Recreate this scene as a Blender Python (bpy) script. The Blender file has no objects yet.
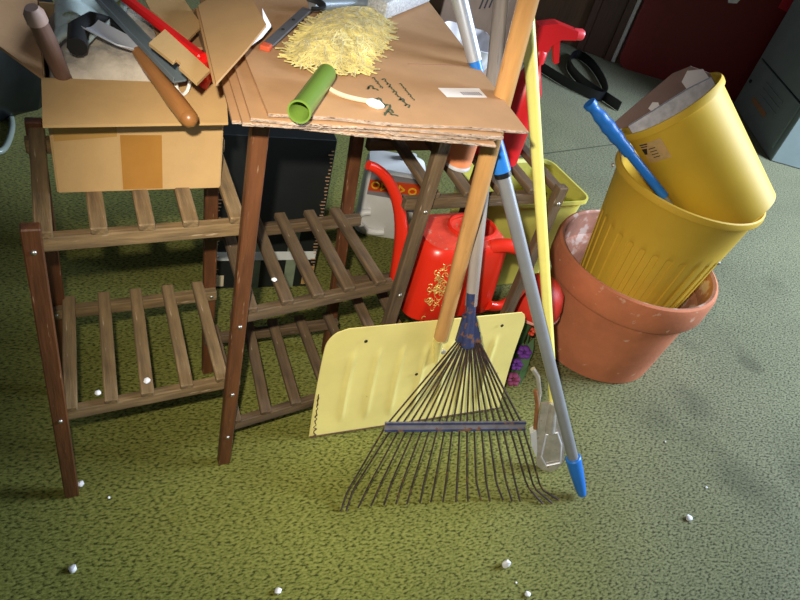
import bpy, bmesh, math, random
from mathutils import Vector, Matrix, noise
random.seed(7)
V = Vector
C = bpy.context.scene.collection
scene = bpy.context.scene

# ------------------------------------------------------------------ camera
CAM = V((0.0533, -0.8477, 1.28))
RT = V((0.89375383, -0.39149396, 0.21894422))
UP = V((0.10804148, 0.6616236, 0.74201163))
FW = V((0.43535173, 0.63952068, -0.63362621))
FPX = 646.5
cam_data = bpy.data.cameras.new('camera')
cam_data.sensor_width = 36.0
cam_data.lens = FPX * 36.0 / 800.0
cam_data.clip_start = 0.02
cam = bpy.data.objects.new('camera', cam_data)
C.objects.link(cam)
m = Matrix.Identity(4)
for i in range(3):
    m[i][0] = RT[i]; m[i][1] = UP[i]; m[i][2] = -FW[i]; m[i][3] = CAM[i]
cam.matrix_world = m
scene.camera = cam

# measuring helpers: photo coordinate -> point on a real plane of the room
def ray(x, y):
    return FW + RT * ((x - 400) / FPX) - UP * ((y - 300) / FPX)
def at(x, y, z=0.0):
    d = ray(x, y); return CAM + d * ((z - CAM.z) / d.z)
def onp(x, y, P, n):
    d = ray(x, y); P = V(P); n = V(n)
    return CAM + d * ((P - CAM).dot(n) / d.dot(n))
def ony(x, y, Y):
    return onp(x, y, (0, Y, 0), (0, 1, 0))

# ------------------------------------------------------------------ materials
def lin(c):
    return tuple(((v / 12.92) if v <= 0.04045 else ((v + 0.055) / 1.055) ** 2.4) for v in [q / 255.0 for q in c])
class NT:
    def __init__(s, name):
        s.m = bpy.data.materials.new(name); s.m.use_nodes = True
        s.t = s.m.node_tree; s.b = s.t.nodes['Principled BSDF']
    def n(s, typ, **kw):
        o = s.t.nodes.new(typ)
        for k, v in kw.items():
            if k in o.inputs.keys(): o.inputs[k].default_value = v
            else: setattr(o, k, v)
        return o
    def l(s, a, b): s.t.links.new(a, b)
def mat(name, col, rough=0.6, metal=0.0, var=0.15, scale=12.0, stretch=(1, 1, 1), bump=0.0, bscale=None,
        speck=None, sscale=60.0, samt=0.64, spec=0.5, trans=0.0, coat=0.0, alpha=1.0, sheen=0.0, detail=5.0):
    k = NT(name); c = lin(col)
    tc = k.n('ShaderNodeTexCoord'); mp = k.n('ShaderNodeMapping'); mp.inputs['Scale'].default_value = stretch
    k.l(tc.outputs['Object'], mp.inputs['Vector'])
    nz = k.n('ShaderNodeTexNoise', Scale=scale, Detail=detail); nz.inputs['Roughness'].default_value = 0.6
    k.l(mp.outputs['Vector'], nz.inputs['Vector'])
    rp = k.n('ShaderNodeValToRGB')
    e = rp.color_ramp.elements
    e[0].position = 0.3; e[1].position = 0.7
    e[0].color = (*[v * (1 - var) for v in c], 1); e[1].color = (*[min(1, v * (1 + var)) for v in c], 1)
    k.l(nz.outputs['Fac'], rp.inputs['Fac'])
    out = rp.outputs['Color']
    if speck:
        n2 = k.n('ShaderNodeTexNoise', Scale=sscale, Detail=4.0)
        k.l(mp.outputs['Vector'], n2.inputs['Vector'])
        r2 = k.n('ShaderNodeValToRGB'); r2.color_ramp.elements[0].position = samt; r2.color_ramp.elements[1].position = samt + 0.06
        k.l(n2.outputs['Fac'], r2.inputs['Fac'])
        mx = k.n('ShaderNodeMix', data_type='RGBA')
        k.l(r2.outputs['Color'], mx.inputs[0]); k.l(out, mx.inputs[6]); mx.inputs[7].default_value = (*lin(speck), 1)
        out = mx.outputs[2]
    k.l(out, k.b.inputs['Base Color'])
    k.b.inputs['Roughness'].default_value = rough; k.b.inputs['Metallic'].default_value = metal
    k.b.inputs['Specular IOR Level'].default_value = spec
    k.b.inputs['Transmission Weight'].default_value = trans
    k.b.inputs['Coat Weight'].default_value = coat
    k.b.inputs['Sheen Weight'].default_value = sheen
    k.b.inputs['Alpha'].default_value = alpha
    if bump:
        bn = k.n('ShaderNodeTexNoise', Scale=bscale or scale * 3, Detail=6.0)
        k.l(mp.outputs['Vector'], bn.inputs['Vector'])
        bp = k.n('ShaderNodeBump', Strength=bump, Distance=0.004)
        k.l(bn.outputs['Fac'], bp.inputs['Height']); k.l(bp.outputs['Normal'], k.b.inputs['Normal'])
    return k.m

GR = (0.12, 1, 1)
W_STAIN = mat('stained_brown_wood', (90, 52, 27), 0.55, var=0.4, scale=60, stretch=GR, bump=0.3, speck=(150, 118, 92), sscale=190, samt=0.66)
W_GREY = mat('weathered_brown_wood', (112, 90, 60), 0.85, var=0.5, scale=70, stretch=GR, bump=0.45, speck=(160, 138, 112), sscale=150, samt=0.66)
W_DARK = mat('dusty_dark_wood', (84, 66, 45), 0.8, var=0.5, scale=70, stretch=GR, bump=0.45, speck=(150, 130, 110), sscale=160, samt=0.68)
W_HANDLE = mat('varnished_ash_wood', (190, 142, 88), 0.38, var=0.26, scale=40, stretch=GR, bump=0.12, speck=(150, 90, 44), sscale=120, samt=0.66, coat=0.3)
W_OLDH = mat('weathered_grey_wood', (138, 128, 122), 0.8, var=0.25, scale=60, stretch=GR, bump=0.4, speck=(90, 78, 70), sscale=140, samt=0.66)
W_TOOL = mat('honey_hand_tool_wood', (150, 100, 54), 0.35, var=0.25, scale=50, stretch=GR, coat=0.4)
W_HAMMER = mat('dirty_dark_handle_wood', (112, 84, 72), 0.5, var=0.35, scale=40, stretch=GR, bump=0.2)
BOLT = mat('dull_bolt_steel', (190, 186, 180), 0.4, 1.0, var=0.2)
CARD = mat('brown_corrugated_board', (170, 130, 92), 0.75, var=0.06, scale=25, bump=0.06, bscale=300)
CARD_L = mat('pale_tan_board', (186, 150, 100), 0.75, var=0.06, scale=18, bump=0.06, bscale=200)
CARD_EDGE = mat('torn_corrugated_edge', (172, 150, 134), 0.9, var=0.45, scale=60, stretch=(1, 1, 5), bump=0.9, bscale=260, speck=(84, 64, 54), sscale=90, samt=0.6)
TAPE = mat('aged_packing_tape', (176, 134, 74), 0.25, var=0.08, scale=15, coat=0.2)
TAPE_D = mat('doubled_packing_tape', (166, 116, 54), 0.25, var=0.08, scale=15, coat=0.2)
INK = mat('green_black_ink', (62, 72, 52), 0.8, var=0.3, scale=200)
PAPER = mat('white_paper', (232, 226, 226), 0.6, var=0.03)
INK_B = mat('grey_ink', (120, 116, 130), 0.7)
INK_K = mat('black_ink', (34, 30, 34), 0.7)
YARN = mat('pale_yellow_yarn', (186, 171, 106), 0.95, var=0.35, scale=40, sheen=0.3)
GREEN_PL = mat('olive_green_plastic', (96, 122, 48), 0.38, var=0.06)
GREEN_PD = mat('green_plastic_lining', (110, 134, 60), 0.5, var=0.1)
STRAP = mat('off_white_cord', (206, 182, 154), 0.8, var=0.08, scale=100)
WHITE_PL = mat('white_plastic', (236, 234, 232), 0.45, var=0.03)
YEL_SHOVEL = mat('pale_yellow_paint', (236, 222, 142), 0.42, var=0.07, scale=9, speck=(120, 92, 62), sscale=26, samt=0.745, bump=0.05)
RUST_E = mat('rusty_chipped_edge', (86, 66, 46), 0.9, var=0.4, scale=60)
RAKE_BLUE = mat('worn_blue_paint_on_steel', (54, 62, 100), 0.45, 0.3, var=0.3, scale=40, speck=(120, 84, 62), sscale=55, samt=0.56)
RAKE_TINE = mat('dark_rusted_spring_steel', (72, 58, 58), 0.5, 0.4, var=0.45, scale=50, speck=(112, 82, 58), sscale=60, samt=0.6)
BAR_GREY = mat('rubbed_blue_grey_steel', (128, 124, 132), 0.45, 0.4, var=0.25, scale=40, speck=(134, 86, 60), sscale=50, samt=0.6)
YEL_POLE = mat('glossy_yellow_coating', (232, 222, 124), 0.35, var=0.05, scale=30)
POLE_GREY = mat('grey_painted_aluminium', (140, 142, 148), 0.38, 0.35, var=0.06, scale=30)
CHROME = mat('polished_chrome_tube', (186, 194, 208), 0.34, 0.6, var=0.06)
BLUE_PL = mat('bright_blue_plastic', (30, 112, 200), 0.4, var=0.06)
BLACK_PL = mat('black_plastic', (20, 20, 24), 0.35, var=0.1)
BLACK_MT = mat('matt_black_plastic', (24, 25, 26), 0.65, var=0.2)
RED_CAN = mat('red_plastic', (206, 40, 20), 0.32, var=0.05, coat=0.1)
RED_DUST = mat('dusty_red_plastic', (206, 66, 48), 0.5, var=0.18, scale=30, speck=(190, 120, 100), sscale=70, samt=0.62)
GOLD = mat('worn_gold_print', (196, 170, 90), 0.4, 0.4, var=0.4, scale=80)
RED_DK = mat('crimson_plastic', (200, 26, 34), 0.35, var=0.06)
TERRA = mat('terracotta_clay', (186, 110, 74), 0.85, var=0.18, scale=9, bump=0.15, bscale=120, speck=(206, 158, 132), sscale=34, samt=0.66)
TERRA_IN = mat('limed_terracotta_inside', (168, 118, 100), 0.9, var=0.25, scale=20, speck=(196, 172, 164), sscale=20, samt=0.55)
YEL_BIN = mat('golden_yellow_plastic', (206, 168, 56), 0.55, var=0.05, scale=10, spec=.3, speck=(160, 110, 30), sscale=40, samt=0.75)
YEL_BUCKET = mat('bright_yellow_plastic', (216, 178, 58), 0.55, var=0.05, scale=10, spec=.22, speck=(170, 120, 40), sscale=46, samt=0.76)
YEL_BASKET = mat('lemon_yellow_plastic', (206, 196, 92), 0.45, var=0.06, scale=10)
GREY_CARD = mat('dusty_brown_board', (130, 106, 98), 0.8, var=0.12, scale=14)
NEWS = mat('printed_newsprint', (198, 198, 206), 0.8, var=0.2, scale=60)
JUG = mat('translucent_white_plastic', (226, 224, 222), 0.4, var=0.05)
L_RED = mat('red_orange_label', (206, 70, 26), 0.5, var=0.05)
L_YEL = mat('yellow_label_ink', (240, 176, 30), 0.5)
L_GREY = mat('grey_label', (136, 128, 130), 0.5, var=0.1)
L_CREAM = mat('cream_label', (206, 190, 160), 0.5, var=0.1)
BLACK_BOX = mat('black_printed_board', (16, 20, 20), 0.6, var=0.25, scale=20)
OLIVE_PRINT = mat('sage_green_print', (122, 132, 108), 0.6, var=0.2, scale=30)
MAROON = mat('dark_red_vinyl', (110, 8, 8), 0.55, var=0.12, scale=30, bump=0.05)
PINKRED = mat('pinkish_red_edging', (190, 40, 56), 0.4)
LOCK_GREY = mat('grey_green_enamel', (128, 140, 140), 0.5, 0.0, var=0.08, scale=8)
LOCK_DARK = mat('dark_gap', (26, 30, 32), 0.8)
TAN_TAG = mat('tan_label_plate', (172, 126, 88), 0.5)
PANEL = mat('dark_brown_panelling', (92, 66, 48), 0.6, var=0.2, scale=16, stretch=(6, 6, .6))
TRIM = mat('dark_stained_trim', (74, 50, 42), 0.45, var=0.2, scale=20, stretch=(6, 6, .6))
GLARE_W = mat('white_daylight_glare', (232, 234, 240), 0.4)
BROWNBOX = mat('dull_brown_carton', (104, 82, 66), 0.8, var=0.12, scale=14)
CLOTH = mat('off_white_cotton', (206, 194, 178), 0.95, var=0.14, scale=40, bump=0.5, bscale=140, sheen=0.2)
FLORAL = mat('pale_blue_floral_cloth', (196, 212, 210), 0.9, var=0.12, scale=60, speck=(134, 140, 62), sscale=24, samt=0.57)
GREY_MET = mat('grey_painted_steel_channel', (112, 124, 130), 0.5, 0.2, var=0.1)
RED_BAR = mat('red_enamel', (214, 22, 18), 0.35, var=0.1)
STEEL = mat('bright_steel', (206, 208, 216), 0.4, 0.2, var=0.08)
GALV = mat('scuffed_galvanised_steel', (190, 184, 176), 0.38, 0.55, var=0.2, scale=40, speck=(150, 112, 84), sscale=40, samt=0.64)
RUSTY = mat('rust_brown_steel', (140, 92, 56), 0.7, 0.3, var=0.3, scale=50)
SAW_GREY = mat('dull_grey_blade', (118, 116, 120), 0.45, 0.6, var=0.12)
SILVER_P = mat('silver_blue_tube', (170, 182, 196), 0.3, 0.6, var=0.08)
CHIP = mat('white_foam_crumb', (238, 238, 244), 0.7, var=0.04)
PURPLE = mat('purple_petal', (96, 40, 130), 0.7, var=0.2)
LEAF = mat('dark_green_leaf', (52, 86, 40), 0.6, var=0.2)
MAGENTA = mat('dull_magenta_petal', (124, 48, 84), 0.7, var=0.2)
ORANGE_L = mat('peach_orange_label', (222, 140, 96), 0.5, var=0.1)
WHITE_CRUMP = mat('white_crumpled_film', (226, 222, 224), 0.5, var=0.05)
CLEAR = mat('clear_vinyl_hose', (150, 160, 150), 0.3, var=0.1, trans=0.3)
BAG = mat('black_bin_bag', (22, 24, 26), 0.35, var=0.2)

DAYLIGHT_D = V((RT.x, RT.y, 0)).normalized()
DAYLIGHT_0 = at(380, 560).dot(DAYLIGHT_D); DAYLIGHT_1 = at(760, 440).dot(DAYLIGHT_D)
def carpet_material():
    k = NT('olive_green_carpet')
    tc = k.n('ShaderNodeTexCoord')
    mp = k.n('ShaderNodeMapping'); mp.inputs['Rotation'].default_value = (0, 0, math.radians(34)); mp.inputs['Scale'].default_value = (1, 2.0, 1)
    k.l(tc.outputs['Object'], mp.inputs['Vector'])
    n1 = k.n('ShaderNodeTexNoise', Scale=105.0, Detail=5.0); k.l(mp.outputs['Vector'], n1.inputs['Vector'])
    r1 = k.n('ShaderNodeValToRGB'); e = r1.color_ramp.elements
    e[0].position = 0.36; e[0].color = (*lin((54, 55, 19)), 1)
    e[1].position = 0.62; e[1].color = (*lin((126, 124, 60)), 1)
    x = e.new(0.47); x.color = (*lin((103, 104, 43)), 1)
    k.l(n1.outputs['Fac'], r1.inputs['Fac'])
    n2 = k.n('ShaderNodeTexNoise', Scale=3.2, Detail=3.0); k.l(tc.outputs['Object'], n2.inputs['Vector'])
    r2 = k.n('ShaderNodeValToRGB'); r2.color_ramp.elements[0].position = 0.3; r2.color_ramp.elements[1].position = 0.7
    r2.color_ramp.elements[0].color = (0.86, 0.86, 0.86, 1); r2.color_ramp.elements[1].color = (1.06, 1.06, 1.06, 1)
    k.l(n2.outputs['Fac'], r2.inputs['Fac'])
    mu = k.n('ShaderNodeMix', data_type='RGBA', blend_type='MULTIPLY'); mu.inputs[0].default_value = 1
    k.l(r1.outputs['Color'], mu.inputs[6]); k.l(r2.outputs['Color'], mu.inputs[7])
    out = mu.outputs[2]
    # cool daylight painted into the carpet colour, greyer towards the right
    sep = k.n('ShaderNodeVectorMath', operation='DOT_PRODUCT'); k.l(tc.outputs['Object'], sep.inputs[0]); sep.inputs[1].default_value = DAYLIGHT_D
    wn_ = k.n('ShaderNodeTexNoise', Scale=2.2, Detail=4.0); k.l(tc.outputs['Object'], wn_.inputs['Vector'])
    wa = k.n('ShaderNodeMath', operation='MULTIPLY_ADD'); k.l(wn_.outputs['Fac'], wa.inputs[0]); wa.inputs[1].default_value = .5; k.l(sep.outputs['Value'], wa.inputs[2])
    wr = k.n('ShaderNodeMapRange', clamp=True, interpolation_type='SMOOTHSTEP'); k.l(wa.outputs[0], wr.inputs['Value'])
    wr.inputs['From Min'].default_value = DAYLIGHT_0 + .25; wr.inputs['From Max'].default_value = DAYLIGHT_1 + .25; wr.inputs['To Min'].default_value = 0; wr.inputs['To Max'].default_value = .7
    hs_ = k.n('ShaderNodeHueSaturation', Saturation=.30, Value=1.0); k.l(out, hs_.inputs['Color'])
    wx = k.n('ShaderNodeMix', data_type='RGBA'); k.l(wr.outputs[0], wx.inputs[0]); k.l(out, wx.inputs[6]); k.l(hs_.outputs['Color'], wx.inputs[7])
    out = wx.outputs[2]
    # old spill stains, each at its own place on the floor
    dn = k.n('ShaderNodeTexNoise', Scale=9.0, Detail=3.0); k.l(tc.outputs['Object'], dn.inputs['Vector'])
    for (px, py, r, s) in [(692, 402, .085, .35), (748, 362, .05, .4), (742, 480, .10, .35), (700, 440, .07, .22), (775, 285, .07, .3), (660, 420, .06, .2), (790, 470, .06, .25), (690, 345, .05, .2)]:
        P = at(px, py)
        vs = k.n('ShaderNodeVectorMath', operation='DISTANCE'); k.l(tc.outputs['Object'], vs.inputs[0]); vs.inputs[1].default_value = P
        ad = k.n('ShaderNodeMath', operation='MULTIPLY_ADD'); k.l(dn.outputs['Fac'], ad.inputs[0]); ad.inputs[1].default_value = -0.16; k.l(vs.outputs['Value'], ad.inputs[2])
        mr = k.n('ShaderNodeMapRange', clamp=True); k.l(ad.outputs[0], mr.inputs['Value'])
        mr.inputs['From Min'].default_value = r * 1.1 - .08; mr.inputs['From Max'].default_value = r * .2 - .08
        mr.inputs['To Min'].default_value = 0; mr.inputs['To Max'].default_value = s
        mx = k.n('ShaderNodeMix', data_type='RGBA'); k.l(mr.outputs[0], mx.inputs[0]); k.l(out, mx.inputs[6]); mx.inputs[7].default_value = (*lin((44, 46, 34)), 1)
        out = mx.outputs[2]
    k.l(out, k.b.inputs['Base Color'])
    k.b.inputs['Roughness'].default_value = 0.95; k.b.inputs['Specular IOR Level'].default_value = 0.10; k.b.inputs['Sheen Weight'].default_value = 0.1
    nb = k.n('ShaderNodeTexNoise', Scale=180.0, Detail=4.0); k.l(mp.outputs['Vector'], nb.inputs['Vector'])
    mb = k.n('ShaderNodeMath', operation='ADD'); k.l(nb.outputs['Fac'], mb.inputs[0]); k.l(n1.outputs['Fac'], mb.inputs[1])
    bp = k.n('ShaderNodeBump', Strength=0.4, Distance=0.004); k.l(mb.outputs[0], bp.inputs['Height']); k.l(bp.outputs['Normal'], k.b.inputs['Normal'])
    return k.m
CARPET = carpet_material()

# ------------------------------------------------------------------ objects
WM = {}
def attach(o, parent, world):
    WM[o.name] = world.copy()
    o.matrix_basis = world
    if parent is not None:
        o.parent = parent
        o.matrix_parent_inverse = WM[parent.name].inverted()
def tag(o, label=None, cat=None, group=None, kind=None):
    if label: o['label'] = label
    if cat: o['category'] = cat
    if group: o['group'] = group
    if kind: o['kind'] = kind
    return o
def thing(name, label, cat, loc, group=None):
    o = bpy.data.objects.new(name, None); o.empty_display_size = 0.03
    C.objects.link(o); attach(o, None, Matrix.Translation(V(loc)))
    return tag(o, label, cat, group)

class MB:
    def __init__(s): s.bm = bmesh.new()
    def box(s, c, size, R=None, bev=0.0, seg=1):
        r = bmesh.ops.create_cube(s.bm, size=1.0)
        vs = r['verts']
        M4 = Matrix.Translation(V(c)) @ ((R or Matrix.Identity(3)).to_4x4()) @ Matrix.Diagonal((*size, 1))
        bmesh.ops.transform(s.bm, matrix=M4, verts=vs)
        if bev:
            es = list({e for v in vs for e in v.link_edges})
            bmesh.ops.bevel(s.bm, geom=es, offset=bev, segments=seg, profile=0.5, affect='EDGES')
        return s
    def bar(s, A, B, w, h, up=(0, 0, 1), bev=0.0015):
        A, B = V(A), V(B); x = (B - A); L = x.length; x.normalize()
        y = V(up).cross(x).normalized(); z = x.cross(y)
        R = Matrix((x, y, z)).transposed()
        return s.box((A + B) / 2, (L, w, h), R, bev)
    def tube(s, pts, r, n=12, caps=True, closed=False, flat=1.0):
        pts = [V(p) for p in pts]; N = len(pts)
        rs = r if isinstance(r, (list, tuple)) else [r] * N
        t0 = (pts[1] - pts[0]).normalized()
        nrm = t0.orthogonal().normalized()
        rings = []; tp = t0
        for i, p in enumerate(pts):
            if closed: t = (pts[(i + 1) % N] - pts[i - 1]).normalized()
            else: t = (pts[min(i + 1, N - 1)] - pts[max(i - 1, 0)]).normalized()
            q = tp.rotation_difference(t); nrm = (q @ nrm); nrm = (nrm - t * nrm.dot(t)).normalized(); tp = t
            b = t.cross(nrm)
            rings.append([s.bm.verts.new(p + (nrm * math.cos(a) + b * math.sin(a) * flat) * rs[i]) for a in [2 * math.pi * k / n for k in range(n)]])
        M_ = N if closed else N - 1
        for i in range(M_):
            a, b2 = rings[i], rings[(i + 1) % N]
            for k in range(n):
                s.bm.faces.new((a[k], a[(k + 1) % n], b2[(k + 1) % n], b2[k]))
        if caps and not closed:
            s.bm.faces.new(rings[0][::-1]); s.bm.faces.new(rings[-1])
        return s
    def ribbon(s, pts, ups, w, th):
        pts = [V(p) for p in pts]; N = len(pts); rings = []
        for i, p in enumerate(pts):
            t = (pts[min(i + 1, N - 1)] - pts[max(i - 1, 0)]).normalized()
            u = V(ups[i] if isinstance(ups, list) else ups); u = (u - t * u.dot(t)).normalized(); b = t.cross(u)
            rings.append([s.bm.verts.new(p + u * (a * w / 2) + b * (c * th / 2)) for a, c in ((-1, -1), (1, -1), (1, 1), (-1, 1))])
        for i in range(N - 1):
            for k in range(4):
                s.bm.faces.new((rings[i][k], rings[i][(k + 1) % 4], rings[i + 1][(k + 1) % 4], rings[i + 1][k]))
        s.bm.faces.new(rings[0][::-1]); s.bm.faces.new(rings[-1])
        return s
    def lathe(s, prof, n=64, M4=None, mod=None, a0=0.0, a1=2 * math.pi, caps=(True, True)):
        M4 = M4 or Matrix.Identity(4)
        full = abs(a1 - a0 - 2 * math.pi) < 1e-6
        cols = n if full else n + 1
        rings = []
        for (r, z) in prof:
            ring = []
            for k in range(cols):
                a = a0 + (a1 - a0) * k / n
                rr = r + (mod(a, r, z) if mod else 0)
                ring.append(s.bm.verts.new(M4 @ V((rr * math.cos(a), rr * math.sin(a), z))))
            rings.append(ring)
        for i in range(len(rings) - 1):
            for k in range(n):
                k2 = (k + 1) % cols
                s.bm.faces.new((rings[i][k], rings[i][k2], rings[i + 1][k2], rings[i + 1][k]))
        if full:
            if caps[0] and prof[0][0] > 1e-6: s.bm.faces.new(rings[0][::-1])
            if caps[1] and prof[-1][0] > 1e-6: s.bm.faces.new(rings[-1])
        return s
    def prism(s, pts, off):
        """closed outline pts (3D, planar) thickened by vector off"""
        off = V(off); a = [s.bm.verts.new(V(p)) for p in pts]; b = [s.bm.verts.new(V(p) + off) for p in pts]
        s.bm.faces.new(a[::-1]); s.bm.faces.new(b); n = len(a)
        for k in range(n): s.bm.faces.new((a[k], a[(k + 1) % n], b[(k + 1) % n], b[k]))
        return s
    def grid(s, f, nu, nv, th=None):
        g = [[s.bm.verts.new(V(f(i / nu, j / nv))) for j in range(nv + 1)] for i in range(nu + 1)]
        for i in range(nu):
            for j in range(nv): s.bm.faces.new((g[i][j], g[i + 1][j], g[i + 1][j + 1], g[i][j + 1]))
        if th:
            fs = s.bm.faces[:]
            s.bm.normal_update()
            bmesh.ops.solidify(s.bm, geom=fs, thickness=th)
        return s
    def ball(s, c, r, sub=2, sc=(1, 1, 1), jit=0.0):
        q = bmesh.ops.create_icosphere(s.bm, subdivisions=sub, radius=1.0)
        for v in q['verts']:
            k = 1 + (random.uniform(-jit, jit) if jit else 0)
            v.co = V(c) + V((v.co.x * sc[0], v.co.y * sc[1], v.co.z * sc[2])) * r * k
        return s
    def build(s, name, mtl, parent=None, smooth=False, frame=None, angle=40):
        bm = s.bm
        bmesh.ops.recalc_face_normals(bm, faces=bm.faces[:])
        if frame is None:
            xs = [v.co for v in bm.verts]
            mn = V((min(v.x for v in xs), min(v.y for v in xs), min(v.z for v in xs)))
            mxx = V((max(v.x for v in xs), max(v.y for v in xs), max(v.z for v in xs)))
            frame = Matrix.Translation(V(((mn.x + mxx.x) / 2, (mn.y + mxx.y) / 2, mn.z)))
        bmesh.ops.transform(bm, matrix=frame.inverted(), verts=bm.verts[:])
        me = bpy.data.meshes.new(name); bm.to_mesh(me); bm.free()
        if smooth:
            for p in me.polygons: p.use_smooth = True
            me.set_sharp_from_angle(angle=math.radians(angle))
        o = bpy.data.objects.new(name, me); me.materials.append(mtl)
        C.objects.link(o); attach(o, parent, frame)
        return o

def axis_frame(O, z, xhint=(1, 0, 0)):
    z = V(z).normalized(); x = V(xhint); x = (x - z * x.dot(z)).normalized(); y = z.cross(x)
    M4 = Matrix((x, y, z)).transposed().to_4x4(); M4.translation = V(O); return M4
def bar_obj(name, A, B, w, h, mtl, parent, up=(0, 0, 1), bev=0.002):
    """a wooden bar with its grain along its own length"""
    A, B = V(A), V(B); x = (B - A).normalized(); y = V(up).cross(x).normalized(); z = x.cross(y)
    F = Matrix((x, y, z)).transposed().to_4x4(); F.translation = A
    return MB().bar(A, B, w, h, up, bev).build(name, mtl, parent, frame=F)
def rod_obj(name, A, B, r, mtl, parent, n=16, pts=None):
    A, B = V(A), V(B)
    F = axis_frame(A, (B - A).orthogonal(), B - A)
    x = (B - A).normalized(); y = x.orthogonal().normalized(); z = x.cross(y)
    F = Matrix((x, y, z)).transposed().to_4x4(); F.translation = A
    P = pts or [(A + (B - A) * t) for t in (0, .25, .5, .75, 1)]
    rr = r if isinstance(r, list) else [r] * len(P)
    return MB().tube(P, rr, n).build(name, mtl, parent, True, frame=F)
def arc(c, a, b, t0, t1, n):
    return [V(c) + V(a) * math.cos(t0 + (t1 - t0) * i / n) + V(b) * math.sin(t0 + (t1 - t0) * i / n) for i in range(n + 1)]
def bez(P, n=16):
    P = [V(p) for p in P]; out = []
    for i in range(n + 1):
        t = i / n; q = P[:]
        while len(q) > 1: q = [q[k].lerp(q[k + 1], t) for k in range(len(q) - 1)]
        out.append(q[0])
    return out
def rrect(w, h, r, n=6, corners=(1, 1, 1, 1)):
    out = []
    for i, (sx, sy) in enumerate(((1, 1), (-1, 1), (-1, -1), (1, -1))):
        rr = r if corners[i] else 0.001
        cx, cy = sx * (w / 2 - rr), sy * (h / 2 - rr)
        for k in range(n + 1):
            a = math.pi / 2 * (i + k / n); out.append((cx + rr * math.cos(a), cy + rr * math.sin(a)))
    return out

# ------------------------------------------------------------------ setting
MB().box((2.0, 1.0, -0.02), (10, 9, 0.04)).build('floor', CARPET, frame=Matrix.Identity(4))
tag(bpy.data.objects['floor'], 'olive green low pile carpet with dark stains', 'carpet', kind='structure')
WD = V((0.68, -0.733, 0)).normalized(); WN = V((-WD.y * -1, 0, 0))
WN = V((-0.733, -0.68, 0)).normalized()          # wall normal towards the camera
W0 = V((3.30, 2.705, 0))
fr = Matrix((WD, -WN, V((0, 0, 1)))).transposed()
w = MB().box(W0 + WD * -1.5 - WN * 0.05 + V((0, 0, 1.25)), (3.6, 0.1, 2.5), fr).build('wall_back', PANEL)
tag(w, 'dark brown panelled wall behind the clutter', 'wall', kind='structure')
CN = W0 + WD * .30
D2 = V((.92, -.39, 0)).normalized(); N2 = V((-D2.y * -1, 0, 0)); N2 = V((-.39, -.92, 0)).normalized()
w = MB().box(CN + D2 * 1.2 - N2 * .05 + V((0, 0, 1.25)), (2.44, .1, 2.5), Matrix((D2, -N2, V((0, 0, 1)))).transposed()).build('wall_right', PANEL)
tag(w, 'dark brown panelled wall behind the locker', 'wall', kind='structure')
# skirting and trim posts on the wall, left of the red panel
def wpt(px, py, off=0.0): return onp(px, py, W0 + WN * off, WN)
def trim(n, t0, t1, off, mtl, h=2.5):
    c = W0 + WD * ((t0 + t1) / 2) + WN * off / 2 + V((0, 0, h / 2))
    o = MB().box(c, (t1 - t0, off, h), fr, 0.004).build('trim_%d' % n, mtl)
    tag(o, kind='structure')
tb = lambda px, py: (wpt(px, py) - W0).dot(WD)
T0, T1 = tb(577, 46), tb(608, 57)
trim(1, T0, T0 + 0.05, 0.03, TRIM)
trim(2, T0 + 0.05, T1 - 0.02, 0.018, TRIM)
trim(3, T1 - 0.02, T1 + 0.03, 0.035, TRIM)
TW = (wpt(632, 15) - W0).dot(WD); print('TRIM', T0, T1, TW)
trim(4, TW - .02, TW + .02, 0.02, GLARE_W)  # white strip painted in for the daylight glare beside the trim posts
c = W0 + WD * (T0 - 1.6) + WN * 0.008 + V((0, 0, .05))
tag(MB().box(c, (3.0, .016, .1), fr, .003).build('baseboard_back', TRIM), kind='structure')
# carpet joint
P, Q = at(520, 157), at(640, 141)
tag(MB().bar(P + V((0, 0, .0005)), Q + V((0, 0, .0005)), .006, .002, bev=0).build('trim_5', mat('carpet_joint', (60, 62, 44), .95)), kind='structure')

# ------------------------------------------------------------------ plant stand
st = thing('plant_stand', 'old brown slatted wooden plant stand with a tall middle and two lower wings', 'plant stand', (0.46, 0.13, 0))
YF, YF3, YB = 0.0, 0.034, 0.273
ZT, ZC = 0.675, 0.806
def legline(p1, p2, Y, zt):
    a, b = ony(*p1, Y), ony(*p2, Y); d = b - a
    f = lambda z: a + d * ((z - a.z) / d.z)
    return f
LEG = {
 'L1': (legline((72, 494), (30, 227), YF, 0), 0.672), 'L2': (legline((224, 457), (258, 142), YF, 0), 0.884),
 'L3': (legline((390, 318), (440, 152), YF3, 0), 0.884), 'L4': (legline((510, 305), (556, 200), YF3, 0), 0.680),
 'B1': (legline((55, 280), (33, 119), YB, 0), 0.690), 'B2': (legline((208, 340), (211, 200), YB, 0), 0.884),
 'B3': (legline((339, 265), (356, 146), YB, 0), 0.884)}
f4 = LEG['L4'][0]
LEG['B4'] = (lambda z: V((0.93, YB, z)), 0.680)
LW = 0.026
for k, (f, zt) in LEG.items():
    lo = f(0.0); lo.z = 0
    bar_obj('leg', lo, f(zt), LW, 0.02, W_STAIN if k in ('L1', 'L2') else (W_STAIN if k[0] == 'B' else W_DARK), st, up=(0, 1, 0))
def bolt(P, n=(0, -1, 0)):
    F = axis_frame(P, n)
    MB().lathe([(0.0045, -0.001), (0.0045, 0.001), (0.003, 0.0028), (0, 0.0034)], 10, F).build('bolt', BOLT, st, True)
RH, RWD = 0.026, 0.018      # rail height and depth
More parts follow.
